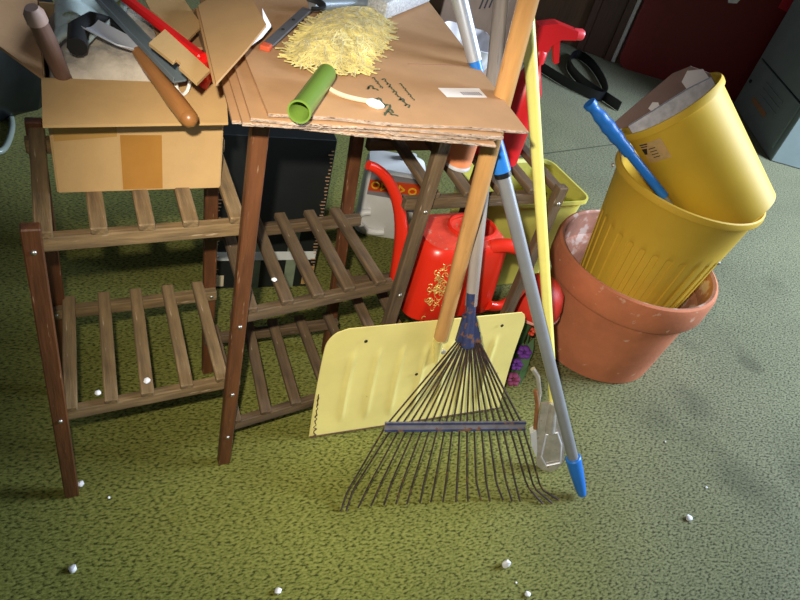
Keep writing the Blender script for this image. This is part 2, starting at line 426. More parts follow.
def rails(xa, xb, zfa, zfb, zba, zbb, yfa, yfb, yb, mtl):
    """front and back rail; the z values are the tops of the rails"""
    f = bar_obj('rail', (xa, yfa, zfa - RH / 2), (xb, yfb, zfb - RH / 2), RWD, RH, mtl, st)
    b = bar_obj('rail', (xa, yb, zba - RH / 2), (xb, yb, zbb - RH / 2), RWD, RH, mtl, st)
    return f, b
def slats(cols, mtl, yf, yb, zf, zb, w=0.024, h=0.014):
    for (xf, xb) in cols:
        A = V((xf, yf(xf) if callable(yf) else yf, zf(xf) + h / 2)); B = V((xb, yb, zb(xb) + h / 2))
        bar_obj('slat', A, B, w, h, mtl, st)
def lerpz(x0, z0, x1, z1): return lambda x: z0 + (z1 - z0) * (x - x0) / (x1 - x0)
yfr = YF + 0.02; ybr = YB - 0.02
# left wing, upper shelf
zf = lerpz(0, .640, .29, .648); zb = lerpz(0, .668, .29, .668)
rails(-.008, .318, zf(0), zf(.318), zb(0), zb(.318), yfr, yfr, ybr, W_GREY)
xs = lambda pts, z, zz: [(at(a[0], a[1], z).x, at(b[0], b[1], zz).x) for a, b in pts]
slats([(0.010, .012), (.083, .085), (.15, .152), (.215, .217), (.288, .290)], W_GREY, yfr - .012, ybr + .02, zf, zb)
# left wing, lower shelf
zf = lerpz(0, .246, .29, .262); zb = lerpz(0, .284, .3, .292)
rails(-.006, .318, zf(0), zf(.318), zb(0), zb(.318), yfr, yfr, ybr, W_GREY)
low = [((71, 414), (68, 291)), ((112, 408), (103, 287)), ((148, 402), (135, 283)), ((187, 395), (167, 280)), ((222, 387), (197, 276))]
slats([(ony(*a, yfr - .012).x, ony(*b, ybr + .02).x) for a, b in low], W_GREY, yfr - .012, ybr + .02, zf, zb)
# middle tower: top, middle and lower shelf
zf = lerpz(.3, .870, .62, .870); zb = zf
rails(.295, .634, .87, .87, .87, .87, yfr, YF3 + .02, ybr, W_DARK)
slats([(.325, .325), (.395, .395), (.465, .465), (.535, .535), (.602, .602)], W_DARK, yfr - .002, ybr + .02, zf, zb, h=.012)
zf = lerpz(.3, .440, .62, .450); zb = lerpz(.33, .460, .61, .474)
rails(.292, .634, zf(.292), zf(.634), zb(.292), zb(.634), yfr, YF3 + .02, ybr, W_DARK)
mid = [((251, 318), (224, 212)), ((288, 316), (254, 210)), ((320, 309), (280, 208)), ((352, 305), (309, 207)), ((385, 299), (335, 204))]
slats([(ony(*a, yfr - .012).x, ony(*b, ybr + .02).x) for a, b in mid], W_DARK, lambda x: yfr - .012 + .032 * max(0, (x - .3) / .32), ybr + .02, zf, zb)
zf = lerpz(.3, .114, .62, .126); zb = lerpz(.33, .150, .61, .146)
rails(.296, .634, zf(.296), zf(.634), zb(.296), zb(.634), yfr, YF3 + .02, ybr, W_DARK)
lo_ = [((236, 424), (212, 345)), ((266, 424), (246, 340)), ((297, 416), (270, 332)), ((330, 408), (297, 326)), ((362, 400), (325, 322))]
slats([(ony(*a, yfr - .012).x, ony(*b, ybr + .02).x) for a, b in lo_], W_DARK, lambda x: yfr - .012 + .032 * max(0, (x - .3) / .32), ybr + .02, zf, zb)
# right wing, upper and lower shelf
y3 = YF3 + .02
zf = lerpz(.6, .655, .93, .655); zb = lerpz(.6, .668, .93, .668)
rails(.612, .945, zf(.6), zf(.93), zb(.6), zb(.93), y3, y3, ybr, W_DARK)
rx = [ony(px, py, y3 - .012).x for px, py in ((432, 206), (466, 206), (499, 205), (529, 204), (555, 201))]
slats([(x, x) for x in rx], W_DARK, y3 - .012, ybr + .02, zf, zb)
zf = lerpz(.6, .262, .93, .262); zb = lerpz(.6, .285, .93, .285)
rails(.612, .945, zf(.6), zf(.93), zb(.6), zb(.93), y3, y3, ybr, W_DARK)
slats([(.632, .632), (.700, .702), (.770, .772), (.838, .842), (.908, .912)], W_DARK, y3 - .012, ybr + .02, zf, zb)
for k, zz in (('L1', .248), ('L1', .632), ('L2', .24), ('L2', .43), ('L2', .10), ('L3', .43), ('L3', .64), ('L4', .642)):
    f = LEG[k][0]; bolt(f(zz) + V((0, -.010, 0)))
for (x, z) in ((.004, .654), (.0, .272), (.306, .279)):
    bolt(V((x, ybr - .009, z)))

# ------------------------------------------------------------------ cardboard stack on the tower
ZS = 0.8865
top_poly = lambda z, dx, dy: [at(528, 132, .83) + V((dx, dy, 0)), at(228, 121, .83) + V((dx, dy, 0))]
sheet_specs = [  # front right, front left, back left offsets
 ((.772, -.030), (.262, -.004), (.452, .62), (.90, .66)),
 ((.745, -.034), (.262, .000), (.440, .60), (.90, .64)),
 ((.736, -.038), (.274, -.006), (.458, .60), (.90, .66)),
 ((.728, -.034), (.285, -.008), (.470, .60), (.90, .66)),
]
FR = at(528, 132, .909); FL = at(231, 119, .909)
BR = at(434, 9, .909); BR = FR + (BR - FR) * 1.12
TH = 0.0048
labels = ['flattened cardboard sheet at the bottom of the stack on the plant stand', 'flattened cardboard sheet second from bottom of the stack',
          'flattened cardboard sheet second from top of the stack, just under the printed one', 'top flattened cardboard sheet with green print and white barcode sticker']
offs = [(-.052, -.004, -.012), (-.046, .002, -.020), (-.044, -.002, .000), (0, 0, 0)]
lefts = [((232, 124), (221, 82)), ((242, 125), (226, 72)), ((251, 122), (234, 67)), ((268, 117), (244, 57))]
for i in range(4):
    z = ZS + i * (TH + .0015)
    fr_ = V((FR.x + offs[i][0], FR.y + offs[i][1], z)); 
    a, b = lefts[i]
    fl_ = at(a[0], a[1], z); mid_ = at(b[0], b[1], z)
    bl_ = fl_ + (mid_ - fl_).normalized() * .62
    br_ = V((BR.x + offs[i][0] * .6, BR.y, z))
    s_ = thing('cardboard_sheet', labels[i], 'cardboard', (fl_ + br_) / 2, 'flattened boxes stacked on the stand')
    # front edge a little wavy
    n_ = 14; pts = []
    for k in range(n_ + 1):
        t = k / n_; q = fr_.lerp(fl_, t); q.y += .0025 * math.sin(t * 9 + i * 2.1) + random.uniform(-.0012, .0012); pts.append(q)
    MB().prism(pts + [bl_, br_], (0, 0, TH)).build('board', CARD, s_)
    # the torn corrugated front edge
    mb = MB(); r0 = [q + V((0, -.0008, .0004)) for q in pts]
    for k in range(n_):
        A, B = r0[k], r0[k + 1]
        mb.bar(A.lerp(B, -.02) + V((0, 0, TH * .45)), A.lerp(B, 1.02) + V((0, 0, TH * .45)), .003, TH * random.uniform(.55, .95), bev=.0004)
    mb.build('torn_edge', CARD_EDGE, s_)
    if i == 3:
        top_sheet = s_; ZT_ = z + TH
# crease, sticker, printed script on the top sheet
A, B = at(408, 64, ZT_), at(474, 66, ZT_)
MB().bar(A, B, .0025, .0008, bev=0).build('crease', mat('pressed_crease', (150, 110, 84), .8), top_sheet)
q4 = [at(438, 88, ZT_ + .0003), at(479, 88.5, ZT_ + .0003), at(487, 97.5, ZT_ + .0003), at(447, 97, ZT_ + .0003)]
stk = MB().prism(q4, (0, 0, .0003)).build('sticker', PAPER, top_sheet); tag(stk, 'white barcode sticker')
mb = MB()
for k in range(9):
    t = .42 + k * .055; a = q4[0].lerp(q4[1], t + .02).lerp(q4[3].lerp(q4[2], t + .02), .45); b = q4[0].lerp(q4[1], t + .05).lerp(q4[3].lerp(q4[2], t + .05), .8)
    mb.bar(a + V((0, 0, .0005)), b + V((0, 0, .0005)), .0022, .0002, bev=0)
mb.build('barcode', INK_B, stk)
mb = MB()
def script(px0, py0, px1, py1, amp, n, wdt):
    """a hand-written line of print: loops along a baseline, as the faint script on the sheet"""
    pts = []
    for k in range(n * 8 + 1):
        t = k / (n * 8); x = px0 + (px1 - px0) * t; y = py0 + (py1 - py0) * t
        L = math.hypot(px1 - px0, py1 - py0); nx, ny = -(py1 - py0) / L, (px1 - px0) / L
        a = t * n * 2 * math.pi; k2 = amp * (.55 + .45 * math.sin(a * .37 + 1.3))
        u = math.sin(a) * k2; v = math.cos(a) * amp * .35
        pts.append(at(x + nx * u + (px1 - px0) / L * v, y + ny * u + (py1 - py0) / L * v, ZT_ + .0004))
    mb.ribbon(pts, V((0, 0, 1)).cross(pts[-1] - pts[0]), wdt * 1.9, .0003)
script(368, 86, 377, 90, 3.2, 2, .0016); script(376, 98, 392, 112, 4.2, 4, .0018); script(384, 112, 397, 116, 3.0, 2, .0016)
script(373, 77, 382, 88, 1.2, 6, .0010); script(383, 78, 402, 101, 1.8, 9, .0012); script(401, 98, 408, 107, 2.6, 3, .0013); script(400, 83, 414, 100, .9, 8, .0010)
mb.build('printed_script', INK, top_sheet)

# ------------------------------------------------------------------ yellow mop on the sheets
g0 = at(299, 112, ZT_ + .018); g1 = at(321, 80, ZT_ + .020)
gd = (g1 - g0).normalized(); gd.z = 0; gd.normalize()
mop = thing('mop_head', 'yellow yarn mop head with a hollow green plastic socket on the cardboard', 'mop head', at(335, 45, ZT_))
L_ = (g1 - g0).length
F = axis_frame(g0, gd)
MB().lathe([(.0126, 0), (.0148, 0), (.0148, .004), (.0137, .008), (.0135, L_ + .03), (.0112, L_ + .03), (.0112, .004), (.0126, 0)], 32, F, caps=(False, False)).build('socket', GREEN_PL, mop, True)
MB().lathe([(0, L_ * .8), (.0111, L_ * .8), (.0111, L_ * .8 + .003), (0, L_ * .8 + .003)], 24, F).build('socket_wall', GREEN_PD, mop)
outl = [(283, 57), (300, 38), (318, 20), (335, 11), (358, 10), (377, 12), (392, 22), (391, 40), (380, 55), (371, 66), (365, 82), (345, 77), (330, 81), (318, 78), (302, 74), (288, 70)]
oc = at(338, 44, ZT_)
ow = [oc + (at(x, y, ZT_) - oc) * .86 for x, y in outl]
def inside(P, poly):
    r = False; n = len(poly)
    for k in range(n):
        a, b = poly[k], poly[(k + 1) % n]
        if (a.y > P.y) != (b.y > P.y) and P.x < (b.x - a.x) * (P.y - a.y) / (b.y - a.y) + a.x: r = not r
    return r
def edge_d(P, poly):
    best = 9
    for k in range(len(poly)):
        a, b = poly[k], poly[(k + 1) % len(poly)]; d = b - a
        t = max(0, min(1, (P - a).dot(d) / d.length_squared)); best = min(best, (a + d * t - P).length)
    return best
mb = MB(); cnt = 0
bx0, bx1 = min(q.x for q in ow), max(q.x for q in ow); by0, by1 = min(q.y for q in ow), max(q.y for q in ow)
def hz(P):
    if not inside(P, ow): return 0.004
    return .005 + .022 * min(1, edge_d(P, ow) / .06) ** .6
while cnt < 2000:
    P = V((random.uniform(bx0, bx1), random.uniform(by0, by1), ZT_))
    if not inside(P, ow): continue
    cnt += 1
    base_dir = (P - V((oc.x, oc.y + .02, ZT_))); ang = math.atan2(base_dir.y, base_dir.x) + random.gauss(0, .75)
    d = V((math.cos(ang), math.sin(ang), 0)); ln = random.uniform(.03, .062); pts = []
    cur = P - d * ln * .5; wob = random.uniform(-1.2, 1.2)
    top = random.uniform(.75, 1.08)
    for k in range(6):
        c2 = cur.copy(); c2.z = ZT_ + .003 + hz(V((cur.x, cur.y, ZT_))) * top + random.uniform(-.001, .001)
        pts.append(c2); a2 = ang + wob * (k - 2) * .3; cur = cur + V((math.cos(a2), math.sin(a2), 0)) * ln / 5
    mb.tube(pts, .0012, 3)
mb.grid(lambda u, v: (lambda P: V((P.x, P.y, ZT_ + .001 + max(0, hz(V((P.x, P.y, ZT_))) - .004) * .85)))(V((bx0 + (bx1 - bx0) * u, by0 + (by1 - by0) * v, ZT_)) if inside(V((bx0 + (bx1 - bx0) * u, by0 + (by1 - by0) * v, ZT_)), ow) else oc + (V((bx0 + (bx1 - bx0) * u, by0 + (by1 - by0) * v, ZT_)) - oc) * .30), 28, 28)
tag(mb.build('yarn', YARN, mop, True), kind='stuff')
zc = ZT_ + .004
pts = bez([at(323, 78, ZT_ + .008), at(324, 90, zc), at(342, 97, zc), at(368, 101, zc)], 14)
cord = MB().tube(pts, .0032, 8).build('cord', STRAP, mop, True)
a, b = at(367, 101, ZT_ + .005), at(384, 107, ZT_ + .005)
MB().tube([a, a.lerp(b, .25), a.lerp(b, .7), b], [.0035, .0062, .006, .002], 10).build('cord_tip', WHITE_PL, cord, True)

# ------------------------------------------------------------------ grey bar and silver squeegee tube at the back of the sheets
saw = thing('folding_saw_bar', 'flat grey drilled steel bar with an orange tip on the cardboard behind the mop', 'tool', at(290, 25, ZT_))
a, b = at(268, 45, ZT_ + .004), at(307, 9, ZT_ + .016)
MB().bar(a, b, .017, .004).build('bar', SAW_GREY, saw)
MB().bar(a + (a - b).normalized() * .016, a, .016, .008, bev=.002).build('tip', RUST_E if False else mat('faded_orange_paint', (196, 84, 52), .5), saw)
for t in (.35, .62):
    c_ = a.lerp(b, t) + V((0, 0, .003)); MB().lathe([(.0028, 0), (.0028, .001), (0, .001)], 10, Matrix.Translation(c_)).build('hole', BLACK_MT, saw)
MB().tube(arc(b + V((.004, .012, .006)), (b - a).normalized() * .02, V((0, 0, 1)).cross(b - a).normalized() * -.026, -.3, 2.6, 12), .006, 8, flat=.5).build('hook', BLACK_MT, saw, True)
sq = thing('squeegee', 'silver tube with a grey mesh head lying across the back of the cardboard', 'squeegee', at(370, 2, ZT_))
a, b = at(312, 5, ZT_ + .014), at(372, 3, ZT_ + .016)
rod_obj('handle', a, b, .0115, SILVER_P, sq)
d = (b - a).normalized(); e = V((-d.y, d.x, 0)).normalized()
MB().box(b + d * .012 + V((0, 0, .002)), (.03, .04, .026), Matrix((d, e, V((0, 0, 1)))).transposed(), .005).build('clamp', BLACK_PL, sq)
h0 = at(376, 8, ZT_ + .02); h1 = at(424, -10, ZT_ + .02); dd = (h1 - h0).normalized(); ee = V((-dd.y, dd.x, 0))
MB().box((h0 + h1) / 2, ((h1 - h0).length, .042, .034), Matrix((dd, ee, V((0, 0, 1)))).transposed(), .008, 2).build('head', mat('grey_woven_mesh', (170, 170, 172), .6, var=.4, scale=260), sq, True)

# ------------------------------------------------------------------ open carton on the left wing
YBX = .094; XL, XR = .035, .276; ZB = .664; ZH = .842; YK = .385
box = thing('cardboard_box', 'open tan cardboard box of tools standing on the left wing of the stand', 'box', ((XL + XR) / 2, .23, ZB))
t = .004
MB().box(((XL + XR) / 2, YBX, (ZB + ZH) / 2), (XR - XL, t, ZH - ZB), None, .0008).build('front_panel', CARD_L, box)
MB().box(((XL + XR) / 2, YK, (ZB + ZH) / 2), (XR - XL, t, ZH - ZB), None, .0008).build('back_panel', CARD_L, box)
for x in (XL, XR): MB().box((x, (YBX + YK) / 2, (ZB + ZH) / 2), (t, YK - YBX, ZH - ZB), None, .0008).build('side_panel', CARD_L, box)
MB().box(((XL + XR) / 2, (YBX + YK) / 2, ZB + t / 2), (XR - XL, YK - YBX, t), None).build('base', CARD_L, box)
A, B = V((XL - .002, YBX, ZH)), V((XR + .002, YBX, ZH)); E0, E1 = at(43, 128, .822), at(228, 125, .822)
ffl = MB().prism([A, B, E1, E0], (0, 0, .004)).build('front_flap', CARD_L, box)
def flap(name, pts, th=(0, 0, .004), mtl=CARD): return MB().prism(pts, th).build(name, mtl, box)
hL0, hL1 = V((XL, YBX, ZH)), V((XL + .004, YK, ZH))
fl = (at(-22, 52, .93), at(30, -10, .90))
flap('side_flap', [hL0, hL1, at(36, -12, .90), at(-40, 20, .90)], (0, 0, .004))
hR0, hR1 = V((XR, YBX + .004, ZH + .001)), V((XR, YK - .03, ZH + .001))
MIDB = mat('mid_brown_board', (180, 140, 92), .75, var=.06, scale=20)
kR0, kR1 = at(216, 86, .925), at(198, 8, .925)
kT = at(266, 27, .942); kn_ = (kT - kR0).cross(kR1 - kR0).normalized()
flap('side_flap', [kR0, onp(248, 50, kR0, kn_), kT, onp(240, -20, kR0, kn_), kR1], (0, 0, .004), MIDB)
MB().prism([hR0, hR1, kR1, kR0], (-.003, 0, 0)).build('side_flap_fold', MIDB, box)
MB().prism([at(251, 46, .930), at(264, 28, .9385), at(262, 10, .944), at(271, 27, .932), at(262, 38, .928)], (0, 0, .003)).build('torn_liner', PAPER, box)
yt = YBX - t / 2 - .0006
def ontape(x0, y0, x1, y1, mtl, n_=1):
    ps = [ony(x0, y0, yt), ony(x1, y0, yt), ony(x1, y1, yt), ony(x0, y1, yt)]
    MB().prism(ps, (0, .0004 * n_, 0)).build('tape', mtl, box)
ps = [V((.126, yt, ZB + .003)), V((.185, yt, ZB + .003)), V((.185, yt, ZB + .098)), V((.126, yt, ZB + .098))]
MB().prism(ps, (0, .0005, 0)).build('tape', TAPE_D, box)
ps = [V((XL + .003, yt - .0004, ZB + .088)), V((.122, yt - .0004, ZB + .096)), V((.122, yt - .0004, ZB + .145)), V((XL + .003, yt - .0004, ZB + .135))]
MB().prism(ps, (0, .0003, 0)).build('tape', TAPE, box)

# contents of the carton
def cl(u, v):
    x = XL + .008 + (XR - XL - .016) * u; y = YBX + .006 + (YK - YBX - .012) * v
    h = .845 + .02 * math.sin(u * 3.1) * (1 - .4 * v) + .009 * noise.noise(V((x * 30, y * 30, 1))) + .006 * noise.noise(V((x * 80, y * 80, 4)))
    e = min(u, 1 - u, v * 1.0, 1 - v) * 8
    h -= .05 * max(0, 1 - e) ** 2 + .02 * max(0, u - .7)
    return V((x, y, h - .004))
tag(MB().grid(cl, 44, 44, -.004).build('work_cloth', CLOTH, None, True, angle=180), 'crumpled off-white cotton cloth filling the tool box', 'cloth')
hm = thing('hammer', 'dark wooden hammer handle sticking up at left of the tool box', 'hammer', at(65, 86, .84))
A = ony(70, 92, YBX + .014); B = at(37, 20, .93); dB = (B - A).normalized()
rod_obj('handle', A, B, [.0105, .0105, .0115, .0125, .0115], W_HAMMER, hm)
MB().tube([B - dB * .002, B + dB * .010, B + dB * .018], [.013, .0125, .008], 14).build('end_cap', mat('worn_pale_end_grain', (170, 140, 126), .6, var=.2), hm, True)
# hand trowel
tr = thing('garden_trowel', 'garden trowel with honey wooden handle laid over the box front flap', 'trowel', at(165, 85, .86))
A = at(137, 51, .885); B = at(188, 117, .852); dT = (B - A).normalized()
rod_obj('handle', A, B, [.0075, .010, .0105, .0125, .0125], W_TOOL, tr)
MB().ball(B + dT * .002, .0126, 2).build('knob', W_TOOL, tr, True)
S0 = A; S1 = at(90, 27, .895); dS = (S1 - S0).normalized(); eS = V((-dS.y, dS.x, 0)).normalized()
MB().grid(lambda u, v: S0 + (S1 - S0) * u + eS * ((v - .5) * (.014 + .022 * min(1, u * 4))) + V((0, 0, -.006 * (1 - (2 * v - 1) ** 2) + .006)), 14, 8, .002).build('blade', STEEL, tr, True)
# black band on the trowel's end
P0 = at(84, 44, .875)
MB().tube([at(77, 47, .885), at(78, 30, .890), at(92, 17, .893), at(108, 20, .882), at(126, 32, .88)], [.013, .014, .008, .006, .005], 10).build('grip_sleeve', BLACK_MT, tr, True)
# floral bag
def fb(u, v):
    a = at(57, 46, .872); b = at(100, 40, .872); c2 = at(58, -14, .89); d2 = at(150, -14, .89)
    P = a.lerp(b, u).lerp(c2.lerp(d2, u), v)
    return P + V((0, 0, .018 * math.sin(u * 7) * .5 + .01 * noise.noise(P * 40)))
tag(MB().grid(fb, 24, 24, -.006).build('garden_glove', FLORAL, None, True, angle=180), 'pale blue floral fabric garden glove at the back of the tool box', 'glove')
# grey channel
ch = thing('steel_channel', 'long grey steel channel slanting across the tool box', 'metal bar', at(140, 40, .89))
A, B = at(98, -4, .915), at(180, 82, .878)
d = (B - A).normalized(); e = V((0, 0, 1)).cross(d).normalized(); n3 = d.cross(e)
mb = MB(); mb.bar(A, B, .020, .0022, n3)
for s_ in (-1, 1): mb.bar(A + e * s_ * .0095 + n3 * .004, B + e * s_ * .0095 + n3 * .004, .002, .008, n3, .0005)
mb.build('channel', GREY_MET, ch)
# red saw frame
rb = thing('hand_tool', 'long red enamelled bar lying across the tool box beside the grey channel', 'metal bar', at(165, 30, .9))
A, B = at(120, -6, .925), at(203, 58, .905); bp_ = [A, A.lerp(B, .5), B]
MB().bar(A, B, .016, .010, bev=.003).build('bar', RED_BAR, rb)
MB().tube([B, B.lerp(at(206, 66, .89), .6), at(208, 78, .86), at(203, 86, .846)], [.0085, .008, .007, .007], 10).build('end', RED_BAR, rb, True)
# cut cardboard pieces
def piece(pts, z, label, mtl):
    q3 = [at(*p) for p in pts[:3]]; n_ = (q3[1] - q3[0]).cross(q3[2] - q3[0]).normalized()
    o = MB().prism([onp(x, y, q3[0], n_) for (x, y, zz) in pts], (0, 0, .004)).build('cardboard_offcut', mtl)
    return tag(o, label, 'cardboard', 'cardboard offcuts in the tool box')
piece([(149, 46, .922), (165, 32, .926), (210, 73, .914), (197, 86, .908), (179, 70, .914), (181, 66, .915), (176, 62, .916), (173, 65, .916)], .89, 'notched tan cardboard offcut lying over the grey channel in the box', CARD_L)
piece([(140, -8, .912), (176, -10, .912), (202, 28, .90), (188, 42, .892), (150, 12, .905)], .9, 'tan cardboard offcut at the back of the box behind the red bar', CARD_L)
piece([(150, 20, .874), (200, 10, .872), (204, 50, .868), (160, 48, .868)], .87, 'brown cardboard offcut tucked lowest under the red bar in the box', CARD)
# white plastic ring
sc_ = MB().tube(arc(at(183, 80, .862), at(183, 80, .862) - at(176, 82, .862), V((0, .004, .02)), 0, 2 * math.pi, 20)[:-1], .0026, 8, closed=True).build('plastic_ring', WHITE_PL, None, True)
tag(sc_, 'white plastic ring handle at the front corner of the tool box', 'ring')

# ------------------------------------------------------------------ black printed box behind the stand
bk = thing('black_box', 'black printed corrugated box on the carpet behind the tower', 'box', at(275, 280))
A, B = at(209, 289), at(312, 286); A.z = B.z = 0; d = (B - A).normalized(); nb = V((-d.y, d.x, 0)); H = .40
PA = A; 
topz = onp(332, 140, A, -nb).z
H = max(.3, min(.75, topz))
MB().box((A + B) / 2 + nb * .09 + V((0, 0, H / 2)), ((B - A).length, .18, H), Matrix((d, nb, V((0, 0, 1)))).transposed(), .002).build('body', BLACK_BOX, bk)
def face_patch(name, u0, u1, z0, z1, mtl, off=.001):
    Q = [A + d * ((B - A).length * u) + V((0, 0, z)) - nb * off for u, z in ((u0, z0), (u1, z0), (u1, z1), (u0, z1))]
    return MB().prism(Q, nb * (off * .5)).build(name, mtl, bk)
face_patch('printed_stripe', .02, .98, .105, .135, mat('white_print', (206, 208, 206), .6, var=.1), .0016)
for k, (u0, u1) in enumerate(((.0, .06), (.24, .46), (.70, .80))): face_patch('printed_block', u0, u1, .0, .22, OLIVE_PRINT)
face_patch('printed_picture', .05, .13, .01, .05, L_CREAM); face_patch('printed_picture', .88, .99, .01, .08, mat('ochre_print', (180, 140, 80), .6))
mb = MB()
for k in range(40):
    z = .03 + k * (H - .05) / 40
    for u, sg in ((.985, -1), (.03, 1)):
        P = A + d * ((B - A).length * u) + V((0, 0, z)) - nb * .003; mb.bar(P, P + d * .010 * random.uniform(.3, 1.5) * sg, .0018, .002, bev=0)
mb.build('frayed_edge', CARD, bk)
MB().bar(B + d * .004 - nb * .003, B + d * .004 - nb * .003 + V((0, 0, H)), .006, .006).build('edge_strip', CARD, bk)

# ------------------------------------------------------------------ white jug behind the stand
jb = at(382, 238); jx = V((.93, -.36, 0)).normalized(); jy = V((.36, .93, 0)).normalized()
jug = thing('jug', 'translucent white plastic jug with a torn red and orange label behind the stand', 'jug', jb + jy * .06)
JR = Matrix((jx, jy, V((0, 0, 1)))).transposed()
def jp(x, y, z): return jb + jx * x + jy * (y + .0) + V((0, 0, z))
sec = lambda s, dx=0: [(px + dx, py) for px, py in rrect(.20 * s, .13 * s, .035 * s, 5)]
mb = MB(); rings = []
for z, s, dx in ((0, .92, 0), (.008, 1, 0), (.25, 1, 0), (.264, .94, 0), (.272, .72, .01), (.277, .40, .03), (.282, .24, .035), (.300, .22, .035)):
    rings.append([mb.bm.verts.new(jp(x, y + .065, z)) for x, y in sec(s, dx)])
for i in range(len(rings) - 1):
    n = len(rings[i])
    for k in range(n): mb.bm.faces.new((rings[i][k], rings[i][(k + 1) % n], rings[i + 1][(k + 1) % n], rings[i + 1][k]))
mb.bm.faces.new(rings[0][::-1]); mb.bm.faces.new(rings[-1])
mb.build('body', JUG, jug, True)
MB().tube(bez([jp(-.06, -.006, .10), jp(-.13, -.01, .10), jp(-.10, -.01, .0), jp(.0, -.006, .03)], 14), .012, 10).build('handle', JUG, jug, True)
lb = MB().prism([jp(-.085, -.002, .165), jp(.09, -.002, .165), jp(.09, -.002, .250), jp(-.085, -.002, .250)], jy * .0014).build('label', L_GREY, jug)
MB().prism([jp(-.085, -.0032, .180), jp(.09, -.0032, .192), jp(.09, -.0032, .236), jp(-.085, -.0032, .222)], jy * .001).build('label_band', L_RED, lb)
mb = MB()
for k, (x0, w_) in enumerate(((-.078, .028), (-.045, .02), (-.018, .018), (.012, .022), (.045, .03))):
    z0, z1 = .190, .219
    if k % 2 == 0: mb.tube([jp(x0 + w_ / 2 + w_ * .4 * math.cos(a), -.0045, (z0 + z1) / 2 + .011 * math.sin(a)) for a in [i * 2 * math.pi / 14 for i in range(14)]], .0032, 6, closed=True)
    else:
        mb.bar(jp(x0 + .002, -.0045, z0), jp(x0 + .002, -.0045, z1), .005, .002, jy, 0); mb.bar(jp(x0, -.0045, z1), jp(x0 + w_, -.0045, (z0 + z1) / 2), .005, .002, jy, 0); mb.bar(jp(x0, -.0045, z0), jp(x0 + w_, -.0045, (z0 + z1) / 2), .005, .002, jy, 0)
mb.build('label_lettering', L_YEL, lb)
MB().prism([jp(.02, -.0032, .125), jp(.095, -.0032, .125), jp(.095, -.0032, .186), jp(.02, -.0032, .182)], jy * .002).build('label_panel', mat('dark_mottled_label', (70, 70, 84), .5, var=.8, scale=120), lb)

# ------------------------------------------------------------------ red watering can on the lower right shelf
ZW = .294
wc = thing('watering_can', 'red plastic watering can with gold motif on the lower right shelf', 'watering can', (.80, .15, ZW))
# oval tapering body: rounded-box sections
def can_pt(x, y, z): return V((x, y, z))
wcx, wcy = .838, .150
secs = [(0, .235, .165), (.006, .243, .172), (.17, .225, .155), (.19, .215, .148), (.197, .20, .135)]
mb = MB(); rings = []
for z, a_, b_ in secs:
    rings.append([mb.bm.verts.new(V((wcx + x, wcy + y, ZW + z))) for x, y in rrect(a_, b_, .045, 6)])
for i in range(len(rings) - 1):
    n = len(rings[i])
    for k in range(n): mb.bm.faces.new((rings[i][k], rings[i][(k + 1) % n], rings[i + 1][(k + 1) % n], rings[i + 1][k]))
mb.bm.faces.new(rings[0][::-1])
body = mb.build('body', RED_CAN, wc, True)
mb = MB()
top_ring = rrect(.20, .135, .045, 6); hole = [(.03 + .05 * math.cos(2 * math.pi * k / 28), .045 * math.sin(2 * math.pi * k / 28)) for k in range(28)]
a_ = [mb.bm.verts.new(V((wcx + x, wcy + y, ZW + .197))) for x, y in top_ring]; 
b_ = [mb.bm.verts.new(V((wcx + .03 + .055 * math.cos(2 * math.pi * k / 28), wcy + .045 * math.sin(2 * math.pi * k / 28), ZW + .203))) for k in range(28)]
for k in range(28): mb.bm.faces.new((a_[k], a_[(k + 1) % 28], b_[(k + 1) % 28], b_[k]))
c_ = [mb.bm.verts.new(v.co + V((0, 0, -.03))) for v in b_]
for k in range(28): mb.bm.faces.new((b_[k], b_[(k + 1) % 28], c_[(k + 1) % 28], c_[k]))
mb.bm.faces.new(c_)
mb.build('shoulder', RED_DUST, wc, True)
rimp = [V((wcx + .03 + .057 * math.cos(t_), wcy + .047 * math.sin(t_), ZW + .205)) for t_ in [2 * math.pi * k / 28 for k in range(28)]]
MB().tube(rimp, .005, 8, closed=True).build('filler_rim', RED_CAN, wc, True)
# spout from low on the left side, rising to the upper left
s0 = V((wcx - .108, wcy, ZW + .06))
sp = bez([s0, V((wcx - .16, wcy, ZW + .02)), ony(421, 228, wcy + .02), ony(398, 172, wcy + .02), ony(368, 165, wcy + .02)], 18)
MB().tube(sp, [.020 - .0105 * k / 18 for k in range(19)], 14).build('spout', RED_CAN, wc, True)
# handle loop on the right, towards the viewer
hp = bez([V((wcx + .05, wcy - .06, ZW + .19)), V((wcx + .16, wcy - .085, ZW + .235)), V((wcx + .22, wcy - .085, ZW + .09)), V((wcx + .17, wcy - .085, ZW - .01)), V((wcx + .09, wcy - .082, ZW + .025))], 24)
MB().tube(hp, .0165, 12, flat=.75).build('handle', RED_CAN, wc, True)
# gold flourish on the front face
mb = MB()
yfz = lambda z: wcy - (.172 - .017 * (z / .17)) / 2 - .001
random.seed(5)
for k in range(60):
    cx_ = wcx - .068 + random.gauss(0, .015); cz_ = .098 + random.gauss(0, .026); r_ = random.uniform(.004, .009); a0 = random.uniform(0, 6.28)
    pts = [V((cx_ + r_ * math.cos(a0 + t_ * .5), yfz(cz_ + r_ * math.sin(a0 + t_ * .5)) - .0004, ZW + cz_ + r_ * math.sin(a0 + t_ * .5))) for t_ in range(8)]
    mb.tube(pts, .0010, 5)
mb.build('gold_motif', GOLD, body, True)

